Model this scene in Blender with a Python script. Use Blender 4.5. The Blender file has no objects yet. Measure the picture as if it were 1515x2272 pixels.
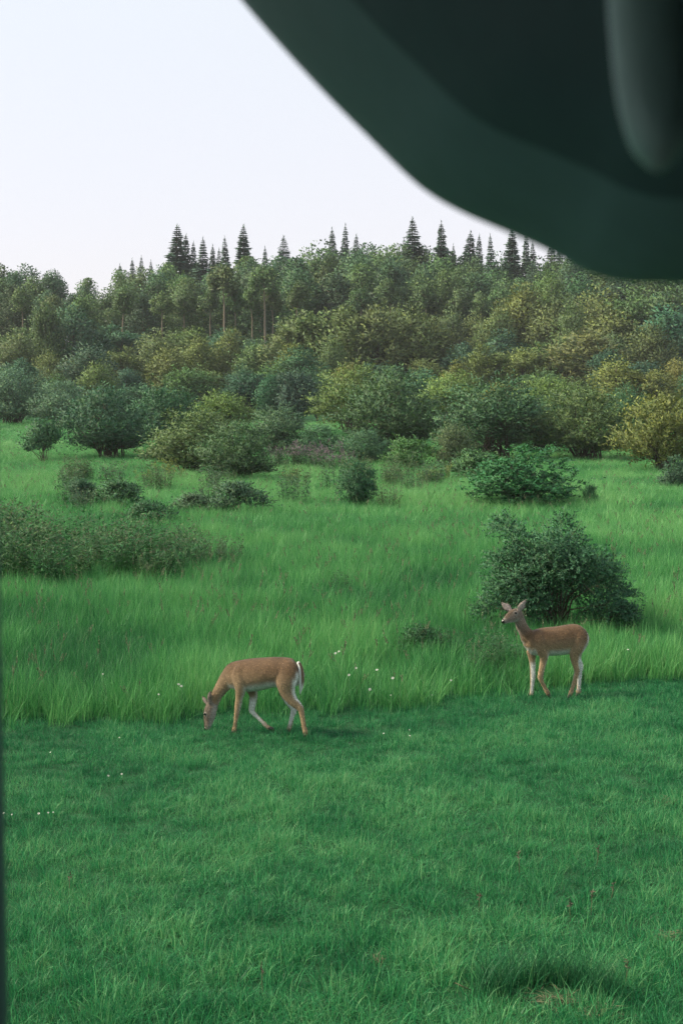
import bpy, math, random
import numpy as np
from mathutils import Vector, Matrix

R = math.radians
scene = bpy.context.scene
COL = scene.collection

# ------------------------------------------------------------------ camera
CAM_Z = 4.0
FPX = 3280.0                       # focal length in photograph pixels (1515 wide)
PITCH = math.atan((1136 - 870) / FPX)
cam_d = bpy.data.cameras.new('camera')
cam = bpy.data.objects.new('camera', cam_d)
COL.objects.link(cam)
cam.location = (0, 0, CAM_Z)
cam.rotation_euler = (R(90) - PITCH, 0, 0)
cam_d.sensor_fit = 'HORIZONTAL'
cam_d.sensor_width = 36.0
cam_d.lens = 36.0 * FPX / 1515.0
cam_d.clip_start = 0.02
cam_d.clip_end = 8000
cam_d.dof.use_dof = True
cam_d.dof.focus_distance = 20.0
cam_d.dof.aperture_fstop = 20.0
scene.camera = cam

# ------------------------------------------------------------------ sky, sun, exposure
SUN_EL, SUN_AZ = 44.0, 270.0         # azimuth clockwise from +Y (view direction)
world = bpy.data.worlds.new('World')
scene.world = world
world.use_nodes = True
wn, wl = world.node_tree.nodes, world.node_tree.links
wn.clear()
sky = wn.new('ShaderNodeTexSky')
sky.sky_type = 'NISHITA'
sky.sun_disc = False
sky.sun_elevation = R(SUN_EL)
sky.sun_rotation = R(SUN_AZ)
sky.altitude = 300
sky.air_density = 1.0
sky.dust_density = 2.0
sky.ozone_density = 1.0
veil = wn.new('ShaderNodeMixRGB')        # thin even high cloud over the whole sky
veil.inputs['Fac'].default_value = 0.74
veil.inputs['Color2'].default_value = (5.75, 5.5, 5.55, 1)
bg = wn.new('ShaderNodeBackground')
bg.inputs['Strength'].default_value = 0.10
wo = wn.new('ShaderNodeOutputWorld')
wl.new(sky.outputs['Color'], veil.inputs['Color1'])
wtc = wn.new('ShaderNodeTexCoord'); wsx = wn.new('ShaderNodeSeparateXYZ'); wcr = wn.new('ShaderNodeValToRGB')
wcr.color_ramp.elements[0].position = 0.0; wcr.color_ramp.elements[0].color = (0.520, 0.472, 0.510, 1)
wcr.color_ramp.elements[1].position = 0.30; wcr.color_ramp.elements[1].color = (0.530, 0.545, 0.550, 1)
wsc = wn.new('ShaderNodeMixRGB'); wsc.blend_type = 'MULTIPLY'; wsc.inputs['Fac'].default_value = 1; wsc.inputs['Color2'].default_value = (10, 10, 10, 1)
wl.new(wtc.outputs['Generated'], wsx.inputs[0]); wl.new(wsx.outputs['Z'], wcr.inputs[0]); wl.new(wcr.outputs[0], wsc.inputs['Color1']); wl.new(wsc.outputs[0], veil.inputs['Color2'])
wl.new(veil.outputs['Color'], bg.inputs['Color'])
wl.new(bg.outputs['Background'], wo.inputs['Surface'])

sun_d = bpy.data.lights.new('sun', 'SUN')
sun = bpy.data.objects.new('sun', sun_d)
COL.objects.link(sun)
sun_d.energy = 4.0
sun_d.angle = R(9)
sun_d.color = (1.0, 0.86, 0.64)
sdir = Vector((math.sin(R(SUN_AZ)) * math.cos(R(SUN_EL)), math.cos(R(SUN_AZ)) * math.cos(R(SUN_EL)), math.sin(R(SUN_EL))))
sun.rotation_euler = sdir.to_track_quat('Z', 'Y').to_euler()
sun.location = (-20, -20, 30)

scene.view_settings.view_transform = 'Standard'
scene.view_settings.look = 'None'
scene.view_settings.exposure = 0.95
scene.view_settings.gamma = 1.0
scene.view_settings.use_curve_mapping = False
scene.render.engine = 'CYCLES'
scene.cycles.use_denoising = True
scene.cycles.denoising_prefilter = 'NONE'
scene.cycles.use_adaptive_sampling = True
scene.cycles.adaptive_threshold = 0.02
scene.cycles.max_bounces = 4
scene.cycles.diffuse_bounces = 3
scene.cycles.transmission_bounces = 2
scene.cycles.transparent_max_bounces = 8
scene.cycles.volume_bounces = 0

rng = np.random.default_rng(7)
random.seed(7)

# ------------------------------------------------------------------ helpers
def ss(a, b, x):
    t = np.clip((np.asarray(x, float) - a) / (b - a), 0, 1)
    return t * t * (3 - 2 * t)

_lat = np.random.default_rng(3).random((257, 257))
def vnoise(x, y):
    x = np.asarray(x, float); y = np.asarray(y, float)
    xi = np.floor(x).astype(int); yi = np.floor(y).astype(int)
    fx = x - xi; fy = y - yi
    fx = fx * fx * (3 - 2 * fx); fy = fy * fy * (3 - 2 * fy)
    a = _lat[xi % 256, yi % 256]; b = _lat[(xi + 1) % 256, yi % 256]
    c = _lat[xi % 256, (yi + 1) % 256]; d = _lat[(xi + 1) % 256, (yi + 1) % 256]
    return (a * (1 - fx) + b * fx) * (1 - fy) + (c * (1 - fx) + d * fx) * fy
def fbm(x, y):
    return 0.55 * vnoise(x, y) + 0.3 * vnoise(x * 2.1 + 7, y * 2.1 + 3) + 0.15 * vnoise(x * 4.3 + 1, y * 4.3 + 9)

HY = [-400, 0, 70, 85, 100, 130, 160, 200, 225, 245, 300, 400, 700, 4000]
HZ = [0, 0, 0.0, 0.08, 0.25, 0.6, 1.0, 2.4, 4.8, 8.2, 14.0, 15.5, 12.0, 12.0]
def height(x, y):
    x = np.asarray(x, float); y = np.asarray(y, float)
    z = 0.25 * np.interp(y - 7, HY, HZ) + 0.5 * np.interp(y, HY, HZ) + 0.25 * np.interp(y + 7, HY, HZ)
    z = z * (1 + 0.05 * ss(-60, 10, x))
    z = z + (fbm(x * 0.09 + 50, y * 0.09 + 50) - 0.5) * 0.30 * ss(20, 40, y)
    z = z + (fbm(x * 0.45 + 20, y * 0.45 + 20) - 0.5) * 0.10 * ss(7, 9, y)
    z = z + 2.5 * (1 - ss(2.0, 7.5, y)) * ss(-22, -8, y)      # the road bank on which the car stands
    return z
def hz(x, y): return float(height(x, y))

cp, sp_ = math.cos(PITCH), math.sin(PITCH)
def ray(px, py):
    u = (px - 757.5) / FPX; v = (1136 - py) / FPX
    return np.array([u, cp + v * sp_, -sp_ + v * cp])
def at(px, py, off=0.0):
    """ground point (raised by off) seen at a photograph pixel"""
    d = ray(px, py)
    t0 = 2.0
    for i in range(4000):
        t = t0 * 1.004
        p = d * t
        if CAM_Z + p[2] < hz(p[0], p[1]) + off:
            lo, hi = t0, t
            for k in range(20):
                m = (lo + hi) / 2; q = d * m
                if CAM_Z + q[2] < hz(q[0], q[1]) + off: hi = m
                else: lo = m
            return d[0] * hi, d[1] * hi
        t0 = t
        if t > 900: break
    return d[0] * 150, d[1] * 150
def at_dist(px, py, y):
    d = ray(px, py); t = y / d[1]
    return d[0] * t, y, CAM_Z + d[2] * t

def mesh_np(name, verts, quads=None, tris=None, smooth=False):
    me = bpy.data.meshes.new(name)
    verts = np.asarray(verts, np.float32)
    me.vertices.add(len(verts)); me.vertices.foreach_set('co', verts.ravel())
    idx = []; tot = []
    if quads is not None and len(quads):
        q = np.asarray(quads, np.int32); idx.append(q.ravel()); tot.append(np.full(len(q), 4, np.int32))
    if tris is not None and len(tris):
        t = np.asarray(tris, np.int32); idx.append(t.ravel()); tot.append(np.full(len(t), 3, np.int32))
    idx = np.concatenate(idx); tot = np.concatenate(tot)
    st = np.concatenate([[0], np.cumsum(tot)[:-1]]).astype(np.int32)
    me.loops.add(len(idx)); me.loops.foreach_set('vertex_index', idx)
    me.polygons.add(len(tot)); me.polygons.foreach_set('loop_start', st); me.polygons.foreach_set('loop_total', tot)
    if smooth: me.polygons.foreach_set('use_smooth', np.ones(len(tot), bool))
    me.update(calc_edges=True)
    me.validate()
    return me

def link(name, me, mat=None, parent=None, col=None):
    o = bpy.data.objects.new(name, me)
    (col or COL).objects.link(o)
    if mat is not None and me is not None and len(me.materials) == 0: me.materials.append(mat)
    if parent is not None: o.parent = parent
    return o
def tag(o, label, cat, group=None):
    o['label'] = label; o['category'] = cat
    if group: o['group'] = group
    return o
def empty(name, loc, rz=0, scale=(1, 1, 1)):
    o = bpy.data.objects.new(name, None)
    COL.objects.link(o)
    o.location = loc; o.rotation_euler = (0, 0, rz); o.scale = scale
    o.empty_display_size = 0.3
    return o

class Geo:
    """collects quads and triangles"""
    def __init__(s): s.v = []; s.q = []; s.t = []; s.n = 0; s.nn = []
    def add(s, v, q=None, t=None):
        v = np.asarray(v, float).reshape(-1, 3)
        if q is not None and len(q): s.q.append(np.asarray(q) + s.n)
        if t is not None and len(t): s.t.append(np.asarray(t) + s.n)
        s.v.append(v); s.n += len(v)
    def tube(s, pts, rads, k=6, cap=True):
        pts = np.asarray(pts, float); n = len(pts)
        tan = np.gradient(pts, axis=0); tan /= np.linalg.norm(tan, axis=1)[:, None] + 1e-9
        ref = np.array([0.31, 0.95, 0.05])
        a = np.cross(tan, ref); a /= np.linalg.norm(a, axis=1)[:, None] + 1e-9
        b = np.cross(tan, a)
        th = np.linspace(0, 2 * np.pi, k, endpoint=False)
        rads = np.asarray(rads, float)[:, None, None]
        v = pts[:, None] + rads * (np.cos(th)[None, :, None] * a[:, None] + np.sin(th)[None, :, None] * b[:, None])
        q = []
        for i in range(n - 1):
            for j in range(k):
                q.append((i * k + j, i * k + (j + 1) % k, (i + 1) * k + (j + 1) % k, (i + 1) * k + j))
        vv = v.reshape(-1, 3); t = []
        if cap:
            vv = np.vstack([vv, pts[0], pts[-1]])
            for j in range(k):
                t.append((n * k, (j + 1) % k, j)); t.append((n * k + 1, (n - 1) * k + j, (n - 1) * k + (j + 1) % k))
        s.add(vv, q, t)
    def leaves(s, c, d, side, L, W, out=None, lean=0.6):
        n = len(c)
        if out is not None:
            fn = np.cross(side, d); sg = np.sign((fn * out).sum(1)); sg[sg == 0] = 1
            side = side * sg[:, None]; fn = unit(np.cross(side, d))
            s.nn.append(np.repeat(unit(fn * (1 - lean) + unit(out) * lean), 4, axis=0))
        L = np.broadcast_to(L, n)[:, None]; W = np.broadcast_to(W, n)[:, None]
        v = np.stack([c, c + d * L * 0.42 + side * W / 2, c + d * L, c + d * L * 0.42 - side * W / 2], 1)
        s.add(v.reshape(-1, 3), np.arange(4 * n).reshape(-1, 4))
    def mesh(s, name, smooth=False):
        me = mesh_np(name, np.vstack(s.v), np.vstack(s.q) if s.q else None, np.vstack(s.t) if s.t else None, smooth)
        if s.nn:
            nn = np.vstack(s.nn)
            if len(nn) == len(me.vertices):
                me.polygons.foreach_set('use_smooth', np.ones(len(me.polygons), bool))
                me.normals_split_custom_set_from_vertices(nn)
        return me

def unit(v): return v / (np.linalg.norm(v, axis=-1, keepdims=True) + 1e-9)
def rdir(n, r): return unit(r.normal(size=(n, 3)))

# ------------------------------------------------------------------ materials
def new_mat(name):
    m = bpy.data.materials.new(name); m.use_nodes = True
    nt = m.node_tree; nt.nodes.clear()
    return m, nt.nodes, nt.links

def finish_leaf(nd, lk, col_socket, rough, trans, spec=0.25):
    out = nd.new('ShaderNodeOutputMaterial')
    p = nd.new('ShaderNodeBsdfPrincipled')
    p.inputs['Roughness'].default_value = rough
    p.inputs['Specular IOR Level'].default_value = spec
    t = nd.new('ShaderNodeBsdfTranslucent')
    mx = nd.new('ShaderNodeMixShader'); mx.inputs['Fac'].default_value = trans
    lk.new(col_socket, p.inputs['Base Color']); lk.new(col_socket, t.inputs['Color'])
    lk.new(p.outputs[0], mx.inputs[1]); lk.new(t.outputs[0], mx.inputs[2]); lk.new(mx.outputs[0], out.inputs['Surface'])

def mat_leaf(name, base, alt, rough=0.55, trans=0.25, spec=0.25, vmin=0.6, vmax=1.45, use_obj=True):
    """leaf colour: object colour x mix of two hues per leaf, value varied per leaf"""
    m, nd, lk = new_mat(name)
    geo = nd.new('ShaderNodeNewGeometry')
    mix = nd.new('ShaderNodeMixRGB')
    mix.inputs['Color1'].default_value = (*base, 1); mix.inputs['Color2'].default_value = (*alt, 1)
    pw = nd.new('ShaderNodeMath'); pw.operation = 'POWER'; pw.inputs[1].default_value = 2.0
    lk.new(geo.outputs['Random Per Island'], pw.inputs[0]); lk.new(pw.outputs[0], mix.inputs['Fac'])
    mul = nd.new('ShaderNodeMath'); mul.operation = 'MULTIPLY'; mul.inputs[1].default_value = 37.31
    fr = nd.new('ShaderNodeMath'); fr.operation = 'FRACT'
    mr = nd.new('ShaderNodeMapRange'); mr.inputs['To Min'].default_value = vmin; mr.inputs['To Max'].default_value = vmax
    lk.new(geo.outputs['Random Per Island'], mul.inputs[0]); lk.new(mul.outputs[0], fr.inputs[0]); lk.new(fr.outputs[0], mr.inputs['Value'])
    hsv = nd.new('ShaderNodeHueSaturation')
    lk.new(mix.outputs[0], hsv.inputs['Color']); lk.new(mr.outputs[0], hsv.inputs['Value'])
    sock = hsv.outputs[0]
    if use_obj:
        oi = nd.new('ShaderNodeObjectInfo')
        mm = nd.new('ShaderNodeMixRGB'); mm.blend_type = 'MULTIPLY'; mm.inputs['Fac'].default_value = 1
        lk.new(sock, mm.inputs['Color1']); lk.new(oi.outputs['Color'], mm.inputs['Color2']); sock = mm.outputs[0]
    finish_leaf(nd, lk, sock, rough, trans, spec)
    return m

def mat_grass(name, stops, rough=0.5, trans=0.38, spec=0.3):
    """grass colour from the tuft's own 'tint', value varied per blade"""
    m, nd, lk = new_mat(name)
    at_ = nd.new('ShaderNodeAttribute'); at_.attribute_type = 'INSTANCER'; at_.attribute_name = 'tint'
    geo = nd.new('ShaderNodeNewGeometry')
    ad = nd.new('ShaderNodeMath'); ad.operation = 'MULTIPLY_ADD'; ad.inputs[1].default_value = 0.76; 
    sb = nd.new('ShaderNodeMath'); sb.operation = 'SUBTRACT'; sb.inputs[1].default_value = 0.38
    lk.new(geo.outputs['Random Per Island'], ad.inputs[0]); lk.new(at_.outputs['Fac'], ad.inputs[2]); lk.new(ad.outputs[0], sb.inputs[0])
    cr = nd.new('ShaderNodeValToRGB')
    el = cr.color_ramp.elements
    while len(el) < len(stops): el.new(0.5)
    for e, (p, c) in zip(el, stops): e.position = p; e.color = (*c, 1)
    lk.new(sb.outputs[0], cr.inputs[0])
    finish_leaf(nd, lk, cr.outputs[0], rough, trans, spec)
    return m

def mat_plain(name, c1, c2, scale=5.0, rough=0.8, spec=0.3, bump=0.0, detail=4):
    m, nd, lk = new_mat(name)
    tc = nd.new('ShaderNodeTexCoord')
    n = nd.new('ShaderNodeTexNoise'); n.inputs['Scale'].default_value = scale; n.inputs['Detail'].default_value = detail
    mix = nd.new('ShaderNodeMixRGB'); mix.inputs['Color1'].default_value = (*c1, 1); mix.inputs['Color2'].default_value = (*c2, 1)
    p = nd.new('ShaderNodeBsdfPrincipled'); p.inputs['Roughness'].default_value = rough; p.inputs['Specular IOR Level'].default_value = spec
    out = nd.new('ShaderNodeOutputMaterial')
    lk.new(tc.outputs['Object'], n.inputs['Vector']); lk.new(n.outputs['Fac'], mix.inputs['Fac'])
    lk.new(mix.outputs[0], p.inputs['Base Color']); lk.new(p.outputs[0], out.inputs['Surface'])
    if bump:
        b = nd.new('ShaderNodeBump'); b.inputs['Strength'].default_value = bump; b.inputs['Distance'].default_value = 0.02
        lk.new(n.outputs['Fac'], b.inputs['Height']); lk.new(b.outputs[0], p.inputs['Normal'])
    return m

M = {}
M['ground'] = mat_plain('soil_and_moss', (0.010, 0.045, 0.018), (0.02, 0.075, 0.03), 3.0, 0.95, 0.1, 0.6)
M['asphalt'] = mat_plain('asphalt', (0.04, 0.04, 0.042), (0.06, 0.06, 0.06), 30.0, 0.9, 0.2, 0.4)
M['bark'] = mat_plain('brown_bark', (0.05, 0.042, 0.034), (0.10, 0.08, 0.06), 12.0, 0.9, 0.2, 0.6)
M['pale_bark'] = mat_plain('pale_bark', (0.13, 0.115, 0.09), (0.27, 0.225, 0.165), 1.6, 0.85, 0.2, 0.4)
M['leaf'] = mat_leaf('broad_leaf', (0.88, 0.98, 0.90), (1.42, 1.32, 0.78), 0.6, 0.25)
M['needle'] = mat_leaf('spruce_needles', (0.060, 0.120, 0.088), (0.085, 0.150, 0.090), 0.7, 0.22, 0.15, use_obj=False)
M['short'] = mat_grass('short_grass', [(0.0, (0.008, 0.085, 0.034)), (0.40, (0.021, 0.195, 0.070)), (0.72, (0.055, 0.29, 0.100)), (1.0, (0.14, 0.34, 0.14))])
M['tall'] = mat_grass('meadow_grass', trans=0.26, stops=[(0.0, (0.014, 0.105, 0.036)), (0.38, (0.056, 0.255, 0.075)), (0.68, (0.098, 0.34, 0.095)), (1.0, (0.18, 0.39, 0.14))])
M['straw'] = mat_leaf('straw', (0.085, 0.090, 0.052), (0.14, 0.13, 0.075), 0.7, 0.1, use_obj=False)
M['seed'] = mat_leaf('grass_seed_head', (0.12, 0.17, 0.09), (0.19, 0.19, 0.12), 0.7, 0.1, use_obj=False)
M['weedhead'] = mat_leaf('faded_flower_head', (0.085, 0.080, 0.058), (0.13, 0.11, 0.08), 0.8, 0.1, use_obj=False)
M['pink'] = mat_leaf('pink_flower', (0.14, 0.115, 0.135), (0.20, 0.14, 0.18), 0.7, 0.2, use_obj=False)
M['gold'] = mat_leaf('yellow_flower', (0.20, 0.24, 0.06), (0.15, 0.20, 0.06), 0.7, 0.2, use_obj=False)
M['petal'] = mat_plain('white_petal', (0.42, 0.46, 0.44), (0.34, 0.38, 0.36), 40, 0.6, 0.2)
M['eyeblack'] = mat_plain('dark_wet_eye', (0.006, 0.005, 0.005), (0.012, 0.009, 0.008), 10, 0.15, 0.5)
M['hoof'] = mat_plain('dark_hoof', (0.018, 0.014, 0.012), (0.035, 0.028, 0.024), 40, 0.5, 0.4)
M['stemgreen'] = mat_plain('green_stem', (0.03, 0.11, 0.04), (0.05, 0.14, 0.05), 10, 0.7, 0.2)

# ------------------------------------------------------------------ ground
def grid_coords(lo, hi, step_near, near_lo, near_hi, grow=1.25):
    a = list(np.arange(near_lo, near_hi + 1e-6, step_near))
    s = step_near
    while a[-1] < hi: s *= grow; a.append(a[-1] + s)
    s = step_near; b = []
    x = near_lo
    while x > lo: s *= grow; x -= s; b.append(x)
    return np.array(b[::-1] + a)
gx = grid_coords(-380, 380, 0.5, -16, 16, 1.12)
gy = grid_coords(-60, 480, 0.5, -6, 60, 1.06)
GX, GY = np.meshgrid(gx, gy)
GZ = height(GX, GY)
nx, ny = len(gx), len(gy)
ii, jj = np.meshgrid(np.arange(nx - 1), np.arange(ny - 1))
q0 = (jj * nx + ii).ravel()
ground = link('ground', mesh_np('ground', np.stack([GX.ravel(), GY.ravel(), GZ.ravel()], 1), np.stack([q0, q0 + 1, q0 + nx + 1, q0 + nx], 1), smooth=True), M['ground'])
ground['kind'] = 'structure'

rx = np.array([-60, 60.0]); 
gr = Geo()
xs_ = np.linspace(-80, 80, 81); ys_ = np.array([-6.5, -4, -2, 0, 1.6])
XX, YY = np.meshgrid(xs_, ys_)
i2, j2 = np.meshgrid(np.arange(80), np.arange(4)); k0 = (j2 * 81 + i2).ravel()
gr.add(np.stack([XX.ravel(), YY.ravel(), np.full(XX.size, 2.53)], 1), np.stack([k0, k0 + 1, k0 + 82, k0 + 81], 1))
road = link('road', gr.mesh('road'), M['asphalt']); road['kind'] = 'structure'

# ------------------------------------------------------------------ grass (geometry-node tufts)
def blade_geo(g, p, h, w, lean_dir, bend, face, levels):
    n = len(p)
    ts = np.linspace(0, 1, levels)
    rings = []
    for t in ts:
        c = p + np.array([0, 0, 1.0]) * (h * (t - 0.32 * bend * t * t))[:, None] + lean_dir * (h * bend * t * t)[:, None]
        ww = w * (1 - t ** 2.2) * (0.75 + 0.25 * (t < 0.01))
        rings.append((c, ww))
    V = []
    for c, ww in rings[:-1]:
        V.append(c - face * ww[:, None] / 2); V.append(c + face * ww[:, None] / 2)
    V.append(rings[-1][0])
    k = len(V)
    V = np.stack(V, 1)
    base = (np.arange(n) * k)[:, None]
    q = []
    for i in range(levels - 2): q.append(base + np.array([[2 * i, 2 * i + 1, 2 * i + 3, 2 * i + 2]]))
    t_ = base + np.array([[k - 3, k - 2, k - 1]])
    g.add(V.reshape(-1, 3), np.vstack(q) if q else None, t_)

def tuft(name, n, rad, hmin, hmax, w, bend, levels, mat, seed, r, heads=0):
    g = Geo()
    a = r.random(n) * 2 * np.pi; rr = rad * np.sqrt(r.random(n))
    p = np.stack([np.cos(a) * rr, np.sin(a) * rr, np.full(n, -0.01)], 1)
    h = hmin + (hmax - hmin) * r.random(n) ** 1.3
    la = a + r.normal(0, 1.1, n)
    ld = np.stack([np.cos(la), np.sin(la), np.zeros(n)], 1)
    fa = r.random(n) * 2 * np.pi
    face = np.stack([np.cos(fa), np.sin(fa), np.zeros(n)], 1)
    blade_geo(g, p, h, w * (0.6 + 0.8 * r.random(n)), ld, bend * (0.15 + 1.1 * r.random(n)), face, levels)
    me = g.mesh(name); me.materials.append(mat)
    if heads:
        g2 = Geo(); g2.add(np.vstack(g.v), np.vstack(g.q), np.vstack(g.t))
        nq, nt = len(np.vstack(g.q)), len(np.vstack(g.t))
        a = r.random(heads) * 6.28
        p0 = np.stack([np.cos(a) * rad * 0.5, np.sin(a) * rad * 0.5, np.zeros(heads)], 1)
        for b in range(heads):
            hh = hmax * (0.95 + 0.3 * r.random()); ln = np.array([r.normal(0, .12), r.normal(0, .12), 0])
            pts = [p0[b], p0[b] + np.array([0, 0, hh * .5]) + ln * hh * .3, p0[b] + np.array([0, 0, hh]) + ln * hh]
            g2.tube(pts, [.0014, .0012, .001], 3, False)
            m = 14; tt = r.random(m) * 0.18 * hh
            c = pts[2] + np.array([0, 0, -1.0]) * tt[:, None] - ln * tt[:, None]
            d = unit(rdir(m, r) * 0.5 + np.array([0, 0, 1.0])); g2.leaves(c, d, unit(np.cross(d, rdir(m, r))), .035, .012)
        me = g2.mesh(name); me.materials.append(mat); me.materials.append(M['seed'])
        # seed-head leaves are the quads that follow the blade quads
        tot = np.zeros(len(me.polygons), np.int32)
        me.polygons.foreach_get('loop_total', tot)
        mi = np.zeros(len(me.polygons), np.int32)
        quads_idx = np.where(tot == 4)[0]; mi[quads_idx[nq:]] = 1
        me.polygons.foreach_set('material_index', mi)
    return bpy.data.objects.new(name, me)

def gn_scatter(name, pts, rot, scl, tint, idx, protos, mat):
    """one 'stuff' object: points with attributes, tufts instanced on them"""
    src = bpy.data.collections.new(name + '_tufts')
    for p in protos: src.objects.link(p)
    me = bpy.data.meshes.new(name)
    me.vertices.add(len(pts)); me.vertices.foreach_set('co', np.asarray(pts, np.float32).ravel())
    for nm, ty, arr, key in (('rot', 'FLOAT_VECTOR', rot, 'vector'), ('scl', 'FLOAT_VECTOR', scl, 'vector'), ('tint', 'FLOAT', tint, 'value'), ('pick', 'INT', idx, 'value')):
        at_ = me.attributes.new(nm, ty, 'POINT')
        at_.data.foreach_set(key, np.asarray(arr, np.int32 if ty == 'INT' else np.float32).ravel())
    o = link(name, me); me.materials.append(mat)
    ng = bpy.data.node_groups.new(name + '_nodes', 'GeometryNodeTree')
    ng.interface.new_socket('Geometry', in_out='INPUT', socket_type='NodeSocketGeometry')
    ng.interface.new_socket('Geometry', in_out='OUTPUT', socket_type='NodeSocketGeometry')
    N, L = ng.nodes, ng.links
    gi = N.new('NodeGroupInput'); go = N.new('NodeGroupOutput')
    ci = N.new('GeometryNodeCollectionInfo'); ci.inputs['Collection'].default_value = src
    ci.inputs['Separate Children'].default_value = True; ci.inputs['Reset Children'].default_value = True
    ip = N.new('GeometryNodeInstanceOnPoints'); ip.inputs['Pick Instance'].default_value = True
    def attr(nm, ty):
        a = N.new('GeometryNodeInputNamedAttribute'); a.data_type = ty; a.inputs['Name'].default_value = nm; return a.outputs['Attribute']
    e2r = N.new('FunctionNodeEulerToRotation')
    L.new(attr('rot', 'FLOAT_VECTOR'), e2r.inputs[0])
    L.new(gi.outputs[0], ip.inputs['Points']); L.new(ci.outputs[0], ip.inputs['Instance'])
    L.new(attr('pick', 'INT'), ip.inputs['Instance Index']); L.new(e2r.outputs[0], ip.inputs['Rotation'])
    L.new(attr('scl', 'FLOAT_VECTOR'), ip.inputs['Scale']); L.new(ip.outputs[0], go.inputs[0])
    md = o.modifiers.new('tufts', 'NODES'); md.node_group = ng
    o['kind'] = 'stuff'
    return o

# where the mown verge ends and the tall meadow starts (traced along the ground)
edge_px = [(-500, 1628), (0, 1612), (300, 1600), (700, 1578), (900, 1566), (1100, 1548), (1300, 1525), (1515, 1500), (2100, 1440)]
edge_w = np.array([at(a, b) for a, b in edge_px])
def edge_y(x):
    o = np.argsort(edge_w[:, 0])
    return np.interp(x, edge_w[o, 0], edge_w[o, 1]) + (vnoise(np.asarray(x) * 1.3 + 9, np.asarray(x) * 0) - 0.5) * 0.5 + (vnoise(np.asarray(x) * 5.3 + 9, np.asarray(x) * 0 + 4) - 0.5) * 0.45

def scatter(y0, y1, half, per_m2, r):
    """random points in a wedge that is a little wider than the view"""
    area = (y1 - y0) * 2 * half(y1)
    n = int(area * per_m2)
    y = y0 + (y1 - y0) * r.random(n); x = (r.random(n) * 2 - 1) * half(y1)
    k = np.abs(x) < half(y)
    return x[k], y[k]
half = lambda y: 0.26 * np.asarray(y) + 3.0

r = np.random.default_rng(11)
short_protos = [tuft('tuft_a', 34, .13, .04, .105, .0062, 1.1, 4, M['short'], 0, r), tuft('tuft_b', 30, .12, .05, .125, .0058, 1.2, 4, M['short'], 0, r),
                tuft('tuft_c', 26, .10, .06, .165, .0060, 1.0, 4, M['short'], 0, r), tuft('tuft_d', 36, .14, .035, .085, .0058, 1.4, 4, M['short'], 0, r)]
x, y = scatter(7.0, 24.0, half, 150, r)
k = y < edge_y(x) + 0.15
x, y = x[k], y[k]
n = len(x)
big = fbm(x * 0.35 + 3, y * 0.35 + 8); mid = fbm(x * 1.5 + 30, y * 1.5 + 11)
tint = np.clip(0.47 + (big - 0.5) * 0.6 + (mid - 0.5) * 0.9 + r.normal(0, .14, n), 0.08, 0.85)
s = 0.62 + 0.45 * r.random(n) + 0.9 * np.clip(mid - 0.5, 0, 1) + 0.35 * (big - 0.5)
# a little longer towards the bank in front
s *= 1.0 + 0.35 * ss(12.5, 9.0, y)
scl = np.stack([s, s, s * (0.85 + 0.4 * r.random(n))], 1)
rot = np.stack([r.normal(0, .10, n), r.normal(0, .10, n), r.random(n) * 6.28], 1)
# the dark hollow in the near grass is an opening in the sward
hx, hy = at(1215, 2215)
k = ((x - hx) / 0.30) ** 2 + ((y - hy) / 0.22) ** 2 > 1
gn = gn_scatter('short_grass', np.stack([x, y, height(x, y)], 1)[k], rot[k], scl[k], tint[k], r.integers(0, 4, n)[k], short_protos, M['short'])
gn['label'] = 'short mown green grass of the roadside verge'; gn['category'] = 'grass'

tall_protos = [tuft('tall_a', 38, .15, .33, .62, .0060, .35, 4, M['tall'], 0, r), tuft('tall_b', 34, .14, .38, .72, .0064, .42, 4, M['tall'], 0, r),
               tuft('tall_c', 36, .17, .28, .58, .0060, .55, 4, M['tall'], 0, r), tuft('tall_d', 32, .15, .36, .66, .0060, .5, 4, M['tall'], 0, r, heads=3)]
P = []
for (y0, y1, dens, sx, sz) in ((16.5, 27, 52, 1.0, .95), (27, 42, 36, 1.12, .88), (42, 70, 17, 1.6, .88), (70, 105, 8.0, 2.3, .92), (105, 150, 3.0, 3.8, 1.05)):
    x, y = scatter(y0, y1, half, dens, r)
    P.append(np.stack([x, y, np.full(len(x), sx), np.full(len(x), sz)], 1))
P = np.vstack(P); x, y = P[:, 0], P[:, 1]
ey = edge_y(x)
k = y > ey + np.abs(r.normal(0, .16, len(y))) - .12
x, y, sx, sz, ey = x[k], y[k], P[k, 2], P[k, 3], ey[k]
n = len(x)
big = fbm(x * 0.10 + 3, y * 0.07 + 8); mid = fbm(x * 0.55 + 30, y * 0.4 + 11); fine = vnoise(x * 2.2, y * 2.2)
tint = np.clip(0.45 + (big - 0.5) * 0.9 + (mid - 0.5) * 1.0 + r.normal(0, .07, n) + 0.10 * ss(28, 70, y), 0.02, 0.95)
hgt = (0.72 + 0.4 * r.random(n) + 0.7 * (mid - 0.5) + 0.35 * (fine - .5)) * (0.70 + 0.30 * ss(-0.1, 0.55, y - ey))
hgt *= 1.0 - 0.25 * ss(45, 90, y)
scl = np.stack([sx * (0.9 + .3 * r.random(n)), sx * (0.9 + .3 * r.random(n)), sz * hgt], 1)
la = fbm(x * .3, y * .3 + 40) * 8
rot = np.stack([r.normal(0, .10, n) + .10 * np.cos(la), r.normal(0, .10, n) + .10 * np.sin(la), r.random(n) * 6.28], 1)
gn = gn_scatter('meadow_grass', np.stack([x, y, height(x, y)], 1), rot, scl, tint, r.choice(4, n, p=[.33, .32, .32, .03]), tall_protos, M['tall'])
gn['label'] = 'tall uncut green meadow grass behind the mown verge'; gn['category'] = 'grass'

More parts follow.
